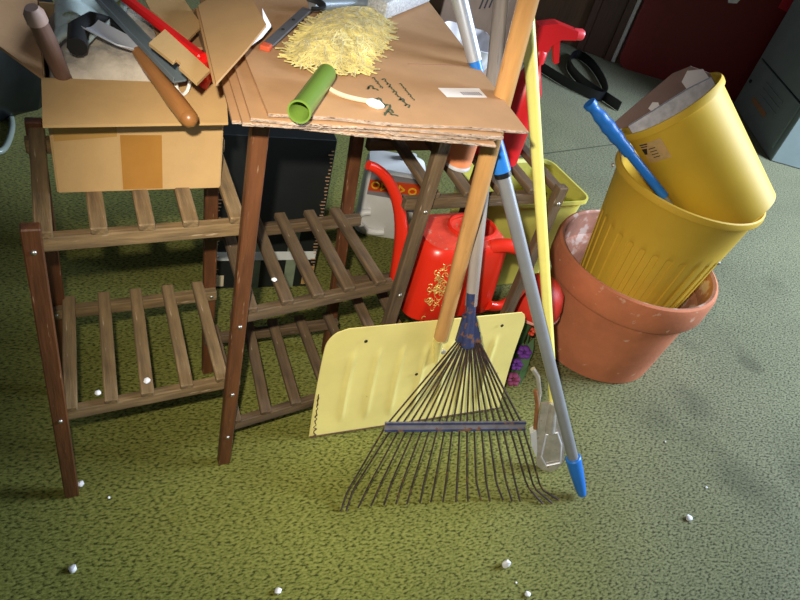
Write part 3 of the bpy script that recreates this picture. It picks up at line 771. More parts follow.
# ------------------------------------------------------------------ things on the right wing's upper shelf
ZSH = .671
cn = at(457, 166, ZSH); 
can = thing('tin_can', 'small tin with an orange label on the right wing shelf under the cardboard', 'tin', cn)
F = Matrix.Translation(cn)
MB().lathe([(.026, 0), (.027, .002), (.027, .006), (.0262, .008), (.0262, .062), (.027, .064), (.027, .068), (0, .068)], 32, F).build('body', STEEL, can, True)
MB().lathe([(.0268, .010), (.0268, .060)], 32, F, caps=(False, False)).build('paper_label', ORANGE_L, can, True)
tb_ = V((.845, .205, ZSH))
F = Matrix.Translation(tb_)
o = MB().lathe([(.034, 0), (.040, .004), (.043, .085), (.046, .09), (.046, .095), (.043, .095), (.040, .006), (0, .006)], 32, F).build('plastic_tub', RED_DK, None, True)
tag(o, 'small dark red plastic tub in shadow under the cardboard on the right wing shelf', 'tub')
sb = at(500, 160, ZSH)
sp_ = thing('spray_bottle', 'red plastic spray bottle with trigger head standing on the right wing shelf', 'spray bottle', sb)
F = Matrix.Translation(sb)
hd = at(540, 30, .0)
MB().lathe([(.030, 0), (.036, .004), (.036, .135), (.033, .163), (.020, .193), (.013, .211), (.013, .230)], 28, F).build('bottle', RED_DK, sp_, True)
MB().lathe([(.0165, .217), (.0165, .237), (.012, .243)], 20, F).build('collar', RED_DK, sp_, True)
hx = V((.93, -.2, 0)).normalized(); hy = V((0, 0, 1)).cross(hx)
HB = sb + V((0, 0, .241))
prof = [(-.022, .0), (-.024, .045), (.012, .054), (.058, .046), (.060, .030), (.030, .026), (.014, .012), (.013, 0)]
MB().prism([HB + hx * x + V((0, 0, z)) - hy * .013 for x, z in prof], hy * .026).build('trigger_head', RED_DK, sp_)
MB().prism([HB + hx * x + V((0, 0, z)) - hy * .006 for x, z in [(.018, .026), (.030, .028), (.036, .010), (.046, -.018), (.038, -.022), (.026, .002)]], hy * .012).build('trigger', RED_DK, sp_)
F = axis_frame(HB + hx * .058 + V((0, 0, .038)), hx)
MB().lathe([(.010, -.004), (.011, .014), (.009, .018), (.003, .018), (.003, .012), (0, .012)], 14, F).build('nozzle', mat('pinkish_red_plastic', (222, 60, 70), .4), sp_, True)

# ------------------------------------------------------------------ snow shovel
sh = thing('snow_shovel', 'pale yellow snow shovel with a varnished wooden handle leaning on the stand', 'snow shovel', (.75, -.02, 0))
YS0, YS1 = .000, -.004
bl, brr = ony(309, 436, .004), ony(503, 408, -.03)
bl = at(309, 437, .006); brr = at(499, 408, .006)
tl, trr = ony(329, 331, bl.y + .002), ony(529, 312, brr.y + .012)
def blade(u, v):
    # u across, v up; scooped: the lower lip runs forward, the middle is hollow
    P = bl.lerp(brr, u).lerp(tl.lerp(trr, u), v)
    bow = .022 * math.sin(math.pi * min(1, v * 1.0)) * 1.0
    P = P + V((0, bow * .35, 0))
    rib = 0
    for k in range(7):
        cu = .14 + k * .12
        rib += math.exp(-((u - cu) / .012) ** 2)
    fade = max(0, min(1, (v - .10) / .1)) * max(0, min(1, (.80 - v) / .08))
    P = P + V((0, -.0045 * rib * fade, 0))
    return P
mb = MB(); NU, NV = 110, 40
def cut(u, v):
    # rounded upper corners
    ru = .09; rv = .16
    if v > 1 - rv:
        k = (v - (1 - rv)) / rv; ins = ru * (1 - math.sqrt(max(0, 1 - k * k)))
        u = ins + (1 - ins - ins * .45) * u
    return blade(u, v)
mb.grid(cut, NU, NV, .0025)
mb.build('blade', YEL_SHOVEL, sh, True, angle=60)
# rusty wear along the lower left corner and lip
mb = MB(); pts = []
for k in range(22):
    v_ = k / 21 * .42; pts.append(cut(.012 + .02 * math.sin(k * 1.9) ** 2 * (1 - k / 22), v_) + V((0, -.0022, 0)))
mb.tube(pts, [random.uniform(.0008, .0022) for _ in pts], 5)
pts = [cut(u / 30, .004) + V((0, -.0015, 0)) for u in range(31)]
mb.tube(pts, .0018, 5)
mb.build('worn_lip', RUST_E, sh)
for (px, py) in ((365, 340), (416, 374), (502, 325)):
    # rivet holes through the blade
    P = onp(px, py, bl.lerp(tl, .6), (0.03, -1, 0.05)); 
    best = min(((cut(i / 120, j / 60) - CAM - ray(px, py) * ((cut(i / 120, j / 60) - CAM).dot(FW))).length, i, j) for i in range(121) for j in range(30, 61))
    P = cut(best[1] / 120, best[2] / 60) + V((0, -.003, 0))
    MB().lathe([(.0042, 0), (.0042, .001), (0, .001)], 12, axis_frame(P, (0, -1, 0))).build('rivet_hole', BLACK_MT, sh)
def nearest(px, py, j0=0, j1=60):
    best = min(((cut(i / 120, j / 60) - CAM - ray(px, py) * ((cut(i / 120, j / 60) - CAM).dot(FW))).length, i, j) for i in range(121) for j in range(j0, j1 + 1))
    return cut(best[1] / 120, best[2] / 60)
H0 = nearest(441, 336) + V((0, -.018, 0))
H0 = CAM + ray(441, 337) * ((H0 - CAM).dot(FW))
H1 = at(503, 97, .908)
hdv = (H1 - H0).normalized()
H2 = H0 + hdv * 1.02
rod_obj('handle', H0, H2, [.0165, .0165, .0160, .0155, .0155], W_HANDLE, sh, 20)
b0 = nearest(438, 352) + V((0, -.004, 0))
MB().tube([H0 - hdv * .002, H0 - hdv * .02 + V((0, .006, 0)), b0 + V((.0, .0, -.03))], [.014, .012, .006], 12).build('socket', YEL_SHOVEL, sh, True)
MB().lathe([(.007, 0), (.006, .003), (0, .004)], 12, axis_frame(nearest(442, 350) + V((0, -.003, 0)), (0, -1, .1))).build('rivet', GALV, sh, True)

# ------------------------------------------------------------------ leaf rake
rk = thing('leaf_rake', 'blue fan leaf rake with rusty wire tines and grey weathered handle', 'rake', (.77, -.25, 0))
TL, TR = at(344, 509), at(558, 501)
TC = at(449, 499); RA = at(492, 84, .866)
ra = (RA - TC).normalized()
rl = (TR - TL); rl = (rl - ra * rl.dot(ra)).normalized()
rn = ra.cross(rl)
if rn.dot(FW) > 0: rn = -rn          # towards the viewer
def onfan(px, py): return onp(px, py, TC, rn)
fer0 = onfan(468, 335); fer1 = onfan(472, 298)
rod_obj('handle', onfan(471, 305), RA + ra * .32, [.0125, .013, .0135, .0135, .0135], W_OLDH, rk, 18)
MB().tube([onfan(467.5, 345), onfan(468, 335), onfan(470, 318), onfan(472, 292)], [.020, .019, .0145, .0148], 16, flat=.75).build('ferrule', RAKE_BLUE, rk, True)
MB().prism([onfan(x, y) - rn * .004 for x, y in ((455.5, 341), (480.5, 341), (475, 314), (463.5, 314))], rn * .012).build('tine_clamp', RAKE_BLUE, rk)
barL, barR = onfan(384, 425), onfan(524, 424)
cbar = MB().ribbon([barL.lerp(barR, k / 10) + rn * .006 for k in range(11)], ra, .021, .006).build('crossbar', BAR_GREY, rk)
mb = MB()
for k in (-1, 1): mb.ribbon([barL.lerp(barR, t / 10) + rn * .010 + ra * k * .0085 for t in range(11)], ra, .004, .003)
mb.build('bar_flange', RAKE_BLUE, cbar)
kneeL = [(347, 492), (353, 490), (368, 487), (380, 485), (391, 483), (402, 483), (413, 482), (424, 482), (435, 481), (446, 481), (457, 481), (467, 481), (476, 481), (486, 482), (496, 482), (506, 482), (515, 482), (527, 486), (534, 488), (541, 489)]
tipL = [(341, 511), (346, 511), (358, 508), (371, 506), (384, 505), (396, 504), (407, 504), (420, 503), (431, 502), (443, 502), (456, 502), (468, 501), (481, 500), (490, 501), (503, 500), (512, 501), (520, 501), (543, 504), (552, 503), (559, 500)]
NTN = 20
for k in range(NTN):
    s_ = k / (NTN - 1)
    f_ = onfan(458.5 + 19.5 * s_, 340) + rn * .004 * (1 if k % 2 else -.3)
    b_ = barL.lerp(barR, .015 + .97 * s_) + rn * .001
    kn = onfan(*kneeL[k]); tp = at(*tipL[k], .0035)
    mid1 = f_.lerp(b_, .5)
    MB().tube([f_ + ra * .02, f_, mid1, b_, b_.lerp(kn, .5), b_.lerp(kn, .92), kn.lerp(tp, .12), tp], .0031, 6, flat=.7).build('tine', RAKE_TINE, rk, True)

# ------------------------------------------------------------------ yellow-handled tool with a flat metal head
yt_ = thing('sponge_mop', 'yellow-handled tool with a dirty flat metal head beside the rake', 'mop', at(548, 470))
YB0 = at(549, 466, .004); YT = at(531.5, 130, .80)
yd = (YT - YB0).normalized()
yl = (RT - yd * RT.dot(yd)).normalized(); yn = yd.cross(yl)
if yn.dot(FW) > 0: yn = -yn
def ony_(px, py, off=0.0): return onp(px, py, YB0, yn) + yn * off
pA = ony_(553.5, 402)
rod_obj('handle', pA, YT + yd * .42, [.0098, .0108, .0115, .0118, .0118], YEL_POLE, yt_, 18)
Pq = lambda pts, off: [ony_(x, y, off) for x, y in pts]
hd_ = MB().prism(Pq([(541, 402), (557, 400), (565, 430), (563, 458), (556, 466), (545, 470), (536, 462), (534, 440)], 0), yn * .012).build('head', GALV, yt_)
MB().tube(Pq([(545, 430), (556, 428), (560, 440), (559, 458), (545, 461), (540, 452)], .016), .0026, 6, closed=True).build('head_frame', STEEL, hd_, True)
MB().prism(Pq([(529, 428), (535, 425), (536, 445), (535, 452), (530, 440)], 0), yn * .02).build('side_plate', STEEL, yt_)
MB().tube(Pq([(532, 366), (537, 374), (539, 390), (536, 408), (537, 424)], .01), [.006, .006, .005, .005, .006], 8).build('lever', GALV, yt_, True)
MB().tube(Pq([(534, 386), (536, 400), (534, 424)], .016), .005, 8).build('rusty_rod', RUSTY, yt_, True)
MB().tube(Pq([(553, 400), (551, 412), (549, 428)], .012), [.010, .011, .013], 10).build('socket', GALV, yt_, True)

# ------------------------------------------------------------------ telescopic pole
pl_ = thing('telescopic_pole', 'grey telescopic pole with blue end cap and chrome upper tube', 'pole', at(582, 496))
G0 = at(582, 494, .012); G1 = at(477, 70, .906)
gd = (G1 - G0).normalized()
def ong(px, py):
    d = ray(px, py); n = d.cross(RT).normalized(); # plane through the row
    t_ = (CAM - G0).dot(n) / gd.dot(n); return G0 + gd * t_
cap1 = ong(572, 458); j0 = ong(503, 175); j1 = ong(496, 138)
rod_obj('lower_tube', cap1 - gd * .01, j0, .0132, POLE_GREY, pl_, 18)
MB().tube([G0, G0.lerp(cap1, .25), G0.lerp(cap1, .7), cap1, cap1 + gd * .003], [.0105, .0140, .0175, .0190, .0165], 18).build('end_cap', BLUE_PL, pl_, True)
MB().tube([j0 - gd * .002, j0 + gd * .008], .0162, 18).build('lock_ring', BLACK_PL, pl_, True)
MB().tube([j0 + gd * .008, j0.lerp(j1, .5), j1], [.0168, .0160, .0145], 18).build('lock_collar', BLUE_PL, pl_, True)
MB().tube([j1, G1], .0095, 14).build('inner_tube', CHROME, pl_, True)
MB().tube([G1 - gd * .006, G1 + gd * .018], .0105, 14).build('plug', BLUE_PL, pl_, True)
G2 = G1 + gd * .4
rod_obj('upper_tube', G1 + gd * .016, G2, [.0125, .0135, .0142, .0145, .0145], CHROME, pl_, 18)

# ------------------------------------------------------------------ lemon yellow waste basket behind the right wing
rc_ = ony(594, 200, .33)
by_ = .42
wb_r = ony(594, 201, by_)
bxR = wb_r.x; zR = wb_r.z
wb = thing('waste_basket', 'lemon yellow rectangular plastic basket on the carpet behind the right wing', 'waste basket', (bxR - .17, by_ + .12, 0))
Wt, Dt = .39, .26
def basket_ring(mb, z, w_, d_, r_, grow=0):
    cx_, cy_ = bxR - Wt / 2, by_ + Dt / 2
    return [mb.bm.verts.new(V((cx_ + x, cy_ + y, z))) for x, y in rrect(w_ + grow, d_ + grow, r_, 6)]
mb = MB()
seq = [(0, .30, .18, .03, 0), (.004, .31, .19, .03, 0), (zR - .012, Wt - .02, Dt - .02, .04, 0), (zR - .012, Wt, Dt, .045, 0), (zR, Wt, Dt, .045, 0), (zR, Wt - .012, Dt - .012, .04, 0), (zR - .008, Wt - .028, Dt - .028, .038, 0), (.008, .265, .165, .028, 0)]
rings = [basket_ring(mb, *q) for q in seq]
for i in range(len(rings) - 1):
    n = len(rings[i])
    for k in range(n): mb.bm.faces.new((rings[i][k], rings[i][(k + 1) % n], rings[i + 1][(k + 1) % n], rings[i + 1][k]))
mb.bm.faces.new(rings[0][::-1]); mb.bm.faces.new(rings[-1])
mb.build('basket', YEL_BASKET, wb, True, angle=35)

# ------------------------------------------------------------------ red bowl and artificial flowers between stand and pot
o = at(508, 361)
bw = thing('garden_ornament', 'round red plastic dome ornament between the yellow pole and the clay pot', 'ornament', (o.x, o.y, 0))
F = Matrix.Translation(V((o.x, o.y, .215)))
MB().lathe([(.0, .008), (.060, .004), (.070, -.002), (.074, .004), (.072, .03), (.062, .066), (.041, .091), (.015, .103), (0, .104)], 40, F).build('dome', mat('flat_red_plastic', (206, 44, 26), .5, var=.08), bw, True)
MB().lathe([(.070, -.003), (.0755, -.001), (.0755, .005), (.073, .007)], 40, F, caps=(False, False)).build('rim', mat('pale_worn_rim', (220, 150, 140), .5), bw, True)
MB().lathe([(.05, 0), (.05, .01), (.02, .02), (.016, .12), (.022, .225), (0, .225)], 24, Matrix.Translation(V((o.x, o.y, 0)))).build('post', LEAF, bw, True)
fl_ = thing('artificial_flowers', 'bunch of artificial purple and orange flowers behind the shovel edge', 'flowers', at(520, 375))
fb_ = at(516, 372, .0)
def petals(cpx, cpy, z, r, n, mtl, name):
    P = at(cpx, cpy, z); mb = MB()
    for k in range(n):
        a = 2 * math.pi * k / n; d_ = (RT * math.cos(a) + UP * math.sin(a)).normalized()
        mb.ball(P + d_ * r * .6, r * .55, 2, (1, 1, .6), .12)
    mb.build(name, mtl, fl_, True)
petals(524, 352, .08, .020, 6, PURPLE, 'flower'); petals(516, 364, .05, .018, 6, PURPLE, 'flower'); petals(513, 379, .02, .020, 6, MAGENTA, 'flower'); petals(531, 331, .11, .014, 5, mat('orange_petal', (206, 66, 34), .6), 'flower'); petals(527, 324, .12, .009, 5, L_YEL, 'flower')
def leaf(p0, p1, wdt):
    A, B = at(*p0), at(*p1); d_ = B - A; e_ = d_.cross(FW).normalized()
    MB().grid(lambda u, v: A + d_ * u + e_ * ((v - .5) * wdt * math.sin(math.pi * min(1, max(0.02, u)))) + FW * (-.006 * math.sin(math.pi * u)), 10, 4, .001).build('leaf', LEAF, fl_, True)
leaf((518, 372, .012), (534, 338, .10), .03); leaf((515, 376, .012), (530, 352, .075), .03); leaf((520, 385, .006), (527, 342, .06), .028); leaf((524, 372, .01), (520, 334, .11), .022)
MB().tube([at(517, 384, .003), at(523, 360, .05), at(529, 334, .10)], .003, 6).build('stem', LEAF, fl_, True)

# ------------------------------------------------------------------ terracotta pot, ribbed yellow bin, yellow bucket
PX, PY = 1.499, .163
F = Matrix.Translation(V((PX, PY, 0)))
pot = thing('flower_pot', 'large terracotta flower pot standing on the carpet beside the tool handles', 'flower pot', (PX, PY, 0))
MB().lathe([(.185, 0), (.193, .004), (.215, .236), (.217, .246), (.234, .252), (.239, .262), (.241, .325), (.237, .338), (.230, .342)], 96, F, caps=(True, False)).build('body', TERRA, pot, True)
MB().lathe([(.230, .342), (.222, .338), (.217, .26), (.203, .246), (.178, .02), (0, .02)], 96, F, caps=(False, False)).build('lining', TERRA_IN, pot, True)
BX, BY, BZ = 1.509, .155, .604
F = axis_frame((BX, BY, .03), (BX - 1.509 + .012, -.006, 1))
Hb = BZ - .03
bin_ = thing('ribbed_bin', 'tall golden yellow ribbed plastic bin standing inside the terracotta pot', 'bin', (BX, BY, .03))
def ribs(a, r, z):
    if z < .02 or z > Hb * .74: return 0
    k = min(1, (Hb * .74 - z) / .012)
    w_ = math.cos(a * 30)
    return (.0062 * (1 if w_ > -.15 else max(0, (w_ + .65) / .5)) - .0062) * min(1, k)
pr = [(.122, 0), (.128, .004)]
rz = lambda z: .128 + (.193 - .128) * z / Hb
zs = [.02, .021] + [.04 + (Hb * .74 - .055) * k / 14 for k in range(15)] + [Hb * .74 - .008, Hb * .74 - .003, Hb * .74, Hb * .78, Hb - .022]
pr += [(rz(z), z) for z in zs]
pr += [(rz(Hb - .02) + .001, Hb - .020), (.202, Hb - .019), (.2035, Hb - .012), (.2015, Hb - .002), (.197, Hb), (.191, Hb - .004), (.186, Hb - .04), (.124, .006), (0, .006)]
MB().lathe(pr, 360, F, ribs).build('shell', YEL_BIN, bin_, True, angle=50)
# bail hook at the right end of the rim
hk = onp(752, 226, (BX, BY, BZ), -FW)
hk = V((BX, BY, BZ)) + (RT * .9 - V((0, 0, 0))).normalized() * .0
an = V((RT.x, RT.y - .25, 0)).normalized(); hk = V((BX, BY, BZ - .012)) + an * .203
MB().tube([hk, hk + an * .008 + V((0, 0, -.006)), hk + an * .009 + V((0, 0, -.024)), hk + an * .004 + V((0, 0, -.034))], [.003, .0035, .0035, .003], 8).build('wire_hook', GALV, bin_, True)
lf = V((-RT.x, -RT.y + .1, 0)).normalized(); hk2 = V((BX, BY, BZ - .014)) + lf * .203
MB().lathe([(.006, 0), (.005, .004), (0, .005)], 12, axis_frame(hk2, lf)).build('rivet', GALV, bin_, True)

IC = RT * -.008 + V((.0533 + .9 * (1.574 - .0533), -.8477 + .9 * (.368 + .8477), 1.28 + .9 * (.711 - 1.28)))
IA = V((-.5479, .5740, .6085)).normalized()
IR, Ir, IL = .128, .112, .345
F = axis_frame(IC - IA * IL, IA)
bu = thing('bucket', 'smooth yellow plastic bucket tipped on its side in the mouth of the ribbed bin', 'bucket', IC - IA * IL)
rr_ = lambda z: Ir + (IR - .004 - Ir) * z / IL
MB().lathe([(Ir - .006, 0), (Ir, .004), (rr_(IL - .022), IL - .022), (rr_(IL - .02) + .0005, IL - .020), (IR + .002, IL - .018), (IR + .003, IL - .008), (IR + .001, IL), (IR - .004, IL), (IR - .007, IL - .004), (Ir - .004, .006), (0, .006)], 96, F).build('shell', YEL_BUCKET, bu, True, angle=45)
# small sticker wrapped on the bucket's side
vd = (CAM - IC); vx = F.to_3x3().inverted() @ vd; a_mid = math.atan2(vx.y, vx.x)
def st_pt(a, z, off): return F @ V(((rr_(z) + off) * math.cos(a), (rr_(z) + off) * math.sin(a), z))
def ang_for(px, py):
    best = None
    for i in range(121):
        a = a_mid - 1.3 + 2.6 * i / 120
        for j in range(41):
            z = IL * j / 40; P = st_pt(a, z, 0); d_ = P - CAM; k = d_.dot(FW); x = 400 + FPX * d_.dot(RT) / k; y = 300 - FPX * d_.dot(UP) / k
            e_ = (x - px) ** 2 + (y - py) ** 2
            if best is None or e_ < best[0]: best = (e_, a, z)
    return best[1], best[2]
aA, zA = ang_for(639, 144); aB, zB = ang_for(668, 150); aC, zC = ang_for(650, 160)
da = aB - aA; z_t, z_b = zA, zC - .004
stb = MB().grid(lambda u, v: st_pt(aA + (da) * u, z_t + (z_b - z_t) * v, .0008), 8, 8, .0004).build('sticker', mat('peeling_pale_sticker', (204, 168, 112), .6, var=.15, scale=60), bu, True)
mb = MB()
mb.grid(lambda u, v: st_pt(aA + da * (.02 + .40 * u), z_t + (z_b - z_t) * (.02 + .06 * v), .0013), 4, 1)
mb.grid(lambda u, v: st_pt(aA + da * (.02 + .34 * u), z_t + (z_b - z_t) * (.14 + .05 * v), .0013), 4, 1)
mb.grid(lambda u, v: st_pt(aA + da * (.0 + .30 * u * (1 - .5 * v)), z_t + (z_b - z_t) * (.26 + .30 * v), .0013), 4, 4)
for k in range(4): mb.grid(lambda u, v, k=k: st_pt(aA + da * (.34 + .3 * u), z_t + (z_b - z_t) * (.30 + .15 * k + .04 * v), .0013), 4, 1)
mb.build('sticker_print', INK_K, stb)
# folded board and newspaper in the bucket
gb = thing('folded_board', 'grey brown folded cardboard sticking out of the tipped yellow bucket', 'cardboard', IC)
Fx = F.to_3x3()
vdir = (CAM - IC).normalized(); side = IA.cross(vdir).normalized()
if side.dot(RT) < 0: side = -side
fwd_ = side.cross(IA).normalized()
if fwd_.dot(vdir) < 0: fwd_ = -fwd_
pc = IC - IA * .10 - fwd_ * .02
hw = .112
poly = [(-hw, 0), (hw, 0), (hw * .98, .11), (hw * .72, .150), (hw * .35, .158), (-hw * .6, .140), (-hw * 1.3, .125), (-hw * 1.25, .108), (-hw * .98, .100)]
MB().prism([pc + side * x + IA * y for x, y in poly], fwd_ * .004).build('board', GREY_CARD, gb)
MB().prism([pc + side * x + IA * y + fwd_ * .0045 for x, y in [(hw * .45, .100), (hw * .93, .095), (hw * .90, .128), (hw * .62, .145), (hw * .42, .128)]], fwd_ * .001).build('paper_patch', PAPER, gb)
MB().prism([pc + side * x + IA * y + fwd_ * .0045 for x, y in [(-hw * .38, .100), (-hw * .2, .1), (-hw * .18, .114), (-hw * .28, .122), (-hw * .42, .114)]], fwd_ * .001).build('paper_patch', PAPER, gb)
nw = MB(); pn = IC - IA * .12 + fwd_ * .040
nhw = .104
nw.prism([pn + side * x + IA * y for x, y in [(-nhw, 0), (nhw, 0), (nhw, .135), (nhw * .5, .140), (-nhw, .136)]], fwd_ * .014)
npp = nw.build('newspaper', NEWS); tag(npp, 'folded newspaper tucked in the tipped yellow bucket in front of the board', 'newspaper')
# blue handled tool in the ribbed bin
bh = thing('blue_handle_tool', 'tool with a bright blue ribbed plastic grip sticking out of the ribbed bin', 'tool', at(640, 170, .6))
b0 = onp(662, 188, IC + (CAM - IC).normalized() * .16, FW); 
b0 = at(664, 196, .59)
b1 = at(589, 103, .765)
bd = (b1 - b0).normalized(); Lb = (b1 - b0).length
n_ = 60; pts = []; rr2 = []
for k in range(n_ + 1):
    t_ = k / n_; pts.append(b0 + bd * Lb * t_)
    r_ = .0115
    if t_ > .52:
        q = (t_ - .52) / .48
        r_ = .0125 + .0045 * math.sin(math.pi * min(1, q * 1.15)) + .0009 * math.sin(q * 9 * math.pi)
        if q > .92: r_ = .0155
    if .48 < t_ < .54: r_ = .0145
    rr2.append(r_)
MB().tube(pts, rr2, 16).build('grip', BLUE_PL, bh, True)
lo_end = b0 - bd * .27
rod_obj('shaft', lo_end, b0 + bd * .005, .006, POLE_GREY, bh, 12)

# ------------------------------------------------------------------ far things: locker, red panel, black strip, carton, white pot, bag
LA, LB_ = at(733, 104), at(770, 161); LA.z = LB_.z = 0
ld = (LB_ - LA).normalized(); ln_ = V((ld.y, -ld.x, 0))
if ln_.dot(CAM - LA) < 0: ln_ = -ln_
LW_ = (LB_ - LA).length; LD = .6; LH = 1.5
lk = thing('locker', 'grey green metal locker with vented doors standing at far right', 'locker', (LA + LB_) / 2 - ln_ * LD / 2)
LR = Matrix((ld, -ln_, V((0, 0, 1)))).transposed()
def lp(u, z, off=0.0): return LA + ld * (u * LW_) + V((0, 0, z)) + ln_ * off
MB().box((LA + LB_) / 2 - ln_ * LD / 2 + V((0, 0, LH / 2)), (LW_, LD, LH), LR, .006).build('cabinet', LOCK_GREY, lk)
zs_ = onp(770, 66, LA, ln_).z
for (z0, z1) in ((.06, zs_ - .006), (zs_ + .006, LH - .02)):
    dr = MB().prism([lp(.05, z0, .002), lp(.95, z0, .002), lp(.95, z1, .002), lp(.05, z1, .002)], ln_ * .012).build('door', LOCK_GREY, lk)
    for k in range(3):
        zz = z1 - .07 - k * .035
        MB().prism([lp(.36, zz, .0145), lp(.74, zz, .0145), lp(.74, zz + .010, .0145), lp(.36, zz + .010, .0145)], ln_ * .006).build('louver', LOCK_GREY, dr)
    zz = z1 - .20
    MB().prism([lp(.30, zz, .0145), lp(.62, zz, .0145), lp(.62, zz + .028, .0145), lp(.30, zz + .028, .0145)], ln_ * .003).build('label_plate', TAN_TAG, dr)
    MB().lathe([(.012, 0), (.010, .01), (0, .012)], 12, axis_frame(lp(.12, (z0 + z1) / 2, .0145), ln_)).build('latch', LOCK_DARK, dr, True)
    mb = MB(); mb.bar(lp(.05, z1 + .002, .001), lp(.95, z1 + .002, .001), .006, .004, bev=0); mb.build('seam', LOCK_DARK, lk)
# maroon folded table leaning on the wall
RA0 = at(616, 66); RA0.z = 0; RB0 = V((4.30, 1.84, 0)); rd = (RB0 - RA0).normalized(); rnn = V((rd.y, -rd.x, 0))
if rnn.dot(CAM - RA0) < 0: rnn = -rnn
RW = (RB0 - RA0).length
rt = thing('folded_table', 'dark red padded folding table top leaning upright by the locker', 'folding table', (RA0 + RB0) / 2)
leanv = (V((0, 0, 1)) - rnn * .03).normalized(); RHh = .86
cc = (RA0 + RB0) / 2 + leanv * RHh / 2
MB().prism([cc + rd * x + leanv * y for x, y in rrect(RW, RHh, .07, 6)], -rnn * .04).build('top', MAROON, rt)
zt1 = onp(786, 8, cc, rnn)
k_ = (zt1 - cc).dot(leanv)
MB().prism([cc + rd * x + leanv * y + rnn * .001 for x, y in [(RW * .25, k_ - .01), (RW * .5, k_ - .05), (RW * .5, k_ + .04), (RW * .25, k_ + .06)]], rnn * .002).build('edge_band', PINKRED, rt)
wp = onp(733, 0, cc, rnn)
o = MB().prism([wp + rd * x + leanv * y + rnn * .002 for x, y in [(-.045, .02), (-.02, -.022), (.03, -.012), (.045, .03)]], rnn * .002).build('paper_slip', PAPER, rt)
# black plastic edging strip looped on the carpet
wS = .055
sp1 = [at(534, 62, .032), at(548, 71, .032), at(570, 84, .032), at(598, 96, .032), at(606, 92, .032), at(601, 77, .032), at(590, 62, .032), at(577, 54, .032), at(569, 60, .032), at(572, 70, .032), at(586, 84, .032), at(606, 97, .032), at(622, 108, .032)]
sm = []
for i in range(len(sp1) - 1):
    p0, p1, p2, p3 = sp1[max(i - 1, 0)], sp1[i], sp1[i + 1], sp1[min(i + 2, len(sp1) - 1)]
    for k in range(5):
        t_ = k / 5; sm.append(.5 * ((2 * p1) + (p2 - p0) * t_ + (2 * p0 - 5 * p1 + 4 * p2 - p3) * t_ ** 2 + (3 * p1 - p0 - 3 * p2 + p3) * t_ ** 3))
for q in sm: q.z = wS / 2 + .004
tag(MB().ribbon(sm, (0, 0, 1), wS, .006).build('edging_strip', BLACK_PL, None, True), 'black plastic strip lying in a loop on the carpet behind the pot', 'strip')
# brown carton far behind the stand
A, B = at(428, 66), at(521, 46); A.z = B.z = 0; d = (B - A).normalized(); nn = V((-d.y, d.x, 0))
ct = thing('carton', 'dull brown cardboard carton far behind the tool handles', 'box', (A + B) / 2 + nn * .25)
Lc = (B - A).length
MB().box((A + B) / 2 + nn * .25 + V((0, 0, .4)), (Lc, .5, .8), Matrix((d, nn, V((0, 0, 1)))).transposed(), .004).build('body', BROWNBOX, ct)
mb = MB()
for k in range(5):
    P = A + d * (Lc * (.36 + .05 * k)) + V((0, 0, onp(470, 10, A, -nn).z)) - nn * .002
    mb.bar(P, P + V((0, 0, .05)) + d * .012, .012, .002, nn, 0)
mb.build('printed_mark', INK_K, ct)
# white crumpled pot
wpb = at(462, 86); wpb.z = 0
wpt_ = thing('paper_carton', 'plain pale brown carton standing below the white bucket behind the stand', 'box', wpb)
A, B = at(440, 100), at(500, 88); A.z = B.z = 0; d = (B - A).normalized(); nn = V((-d.y, d.x, 0)); zc_ = onp(480, 70, A, -nn).z
MB().box((A + B) / 2 + nn * .12 + V((0, 0, zc_ / 2)), ((B - A).length * 1.1, .24, zc_), Matrix((d, nn, V((0, 0, 1)))).transposed(), .004).build('body', mat('dusty_pink_brown_board', (150, 128, 118), .8, var=.1), wpt_)
wk = thing('white_bucket', 'white crumpled plastic bag-lined pot standing behind the chrome tube', 'pot', (A + B) / 2 + nn * .12 + V((0, 0, zc_)))
wc_ = onp(458, 58, A + nn * .10, -nn); F = Matrix.Translation(V((wc_.x, wc_.y, zc_)))
rw = abs((onp(482, 45, A + nn * .1, -nn) - onp(436, 40, A + nn * .1, -nn)).length) / 2
def crump(a, r, z): return .012 * math.sin(a * 7 + z * 30) * (.3 + z * 3) + .006 * math.sin(a * 13 + 1)
MB().lathe([(rw * .7, 0), (rw * .78, .03), (rw * .95, .10), (rw, .14), (rw * .97, .142), (rw * .9, .11), (rw * .7, .02), (0, .02)], 72, F, crump).build('pot', WHITE_CRUMP, wk, True)
# black bag at the left edge with a clear hose
bgp = at(4, 140); 
def bag(a, r, z): return r * (.10 * math.sin(3 * a + z * 9) + .06 * math.sin(7 * a - z * 22) + .05 * math.sin(11 * a + z * 40))
F = Matrix.Translation(V((bgp.x - .20, bgp.y + .34, 0)))
tag(MB().lathe([(.30, 0), (.38, .05), (.42, .20), (.40, .36), (.30, .52), (.14, .62), (.05, .68), (.09, .74), (.02, .75)], 72, F, bag).build('bin_bag', BAG, None, True, angle=180), 'black plastic sack standing on the carpet at the left behind the box', 'sack')
hs = at(2, 130, .0)
hb_ = [at(x, y, .012) for x, y in ((-14, 118), (0, 104), (9, 112), (12, 128), (5, 148), (-8, 152), (-16, 140))]
sm = []
for i in range(len(hb_)):
    p0, p1, p2, p3 = hb_[i - 1], hb_[i], hb_[(i + 1) % len(hb_)], hb_[(i + 2) % len(hb_)]
    for k in range(5):
        t_ = k / 5; sm.append(.5 * ((2 * p1) + (p2 - p0) * t_ + (2 * p0 - 5 * p1 + 4 * p2 - p3) * t_ ** 2 + (3 * p1 - p0 - 3 * p2 + p3) * t_ ** 3))
tag(MB().tube(sm, .010, 10, closed=True).build('clear_hose', CLEAR, None, True), 'coil of clear plastic hose on the carpet at the left edge', 'hose')

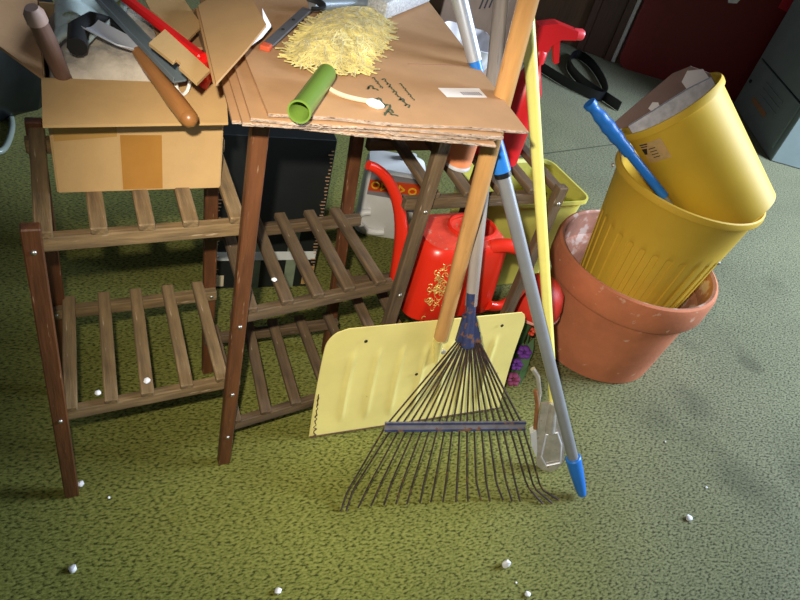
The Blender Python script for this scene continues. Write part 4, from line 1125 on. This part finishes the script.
# ------------------------------------------------------------------ white crumbs on carpet and stand
random.seed(11)
def crumb(px, py, r, label, z=0.0, sc=(1, 1, .8)):
    P = at(px, py, z)
    o = MB().ball(P + V((0, 0, r * sc[2] * .85)), r, 2, sc, .16).build('foam_crumb', CHIP, None, True)
    tag(o, label, 'crumb', 'white crumbs scattered about')
for a_ in [(73, 570, .0075, 'white crumb on carpet at the lower left corner'), (278, 592, .0072, 'white crumb on carpet at the bottom edge left of the rake'),
           (505, 566, .0095, 'largest white crumb on carpet, below the rake tines'), (527, 595, .0062, 'white crumb at the bottom edge below the rake, right of the largest one'),
           (688, 519, .0080, 'white crumb on open carpet at lower right'), (706, 488, .0032, 'tiny white crumb on carpet by the dark stain'),
           (665, 442, .0024, 'speck of white on the carpet below the clay pot'), (81, 485, .0065, 'white crumb beside the front left foot of the stand'),
           (516, 583, .0022, 'tiny speck between the two crumbs at the bottom edge'), (109, 498, .0028, 'tiny pale crumb just right of the front left foot of the stand')]:
    crumb(*a_, sc=(1.0, .75, 1.3) if a_[0] == 505 else (1, 1, .8))
crumb(147, 382, .0062, 'white crumb on a lower slat of the left wing', .276)
crumb(98, 394, .0055, 'pale crumb on the front rail of the lower left shelf', .262)
crumb(274, 281, .0048, 'white crumb on a middle shelf slat of the tower', .474)

# ------------------------------------------------------------------ light
wd = bpy.data.worlds.new('room_light'); scene.world = wd; wd.use_nodes = True
bg = wd.node_tree.nodes['Background']; bg.inputs['Color'].default_value = (.72, .84, 1.0, 1); bg.inputs['Strength'].default_value = 0.10
def light(name, typ, loc, target, energy, color, **kw):
    L = bpy.data.lights.new(name, typ); L.energy = energy; L.color = color
    for k, v in kw.items(): setattr(L, k, v)
    o = bpy.data.objects.new(name, L); C.objects.link(o); o.location = V(loc)
    o.rotation_euler = (V(target) - V(loc)).to_track_quat('-Z', 'Y').to_euler()
    return o
# the camera's own flash beside the lens
light('camera_flash', 'SPOT', CAM - RT * .04 + UP * .085, at(395, 300, .35), 104.0, (1.0, .92, .76), spot_size=math.radians(71), spot_blend=1.0, shadow_soft_size=.012)
# daylight from the windows to the right
light('window_daylight', 'AREA', (4.5, -.8, 2.2), (1.9, .6, .0), 400.0, (.70, .84, 1.0), shape='RECTANGLE', size=1.8, size_y=1.6)
scene.view_settings.view_transform = 'Standard'; scene.view_settings.look = 'None'
scene.view_settings.gamma = 1.0; scene.view_settings.exposure = 0.0
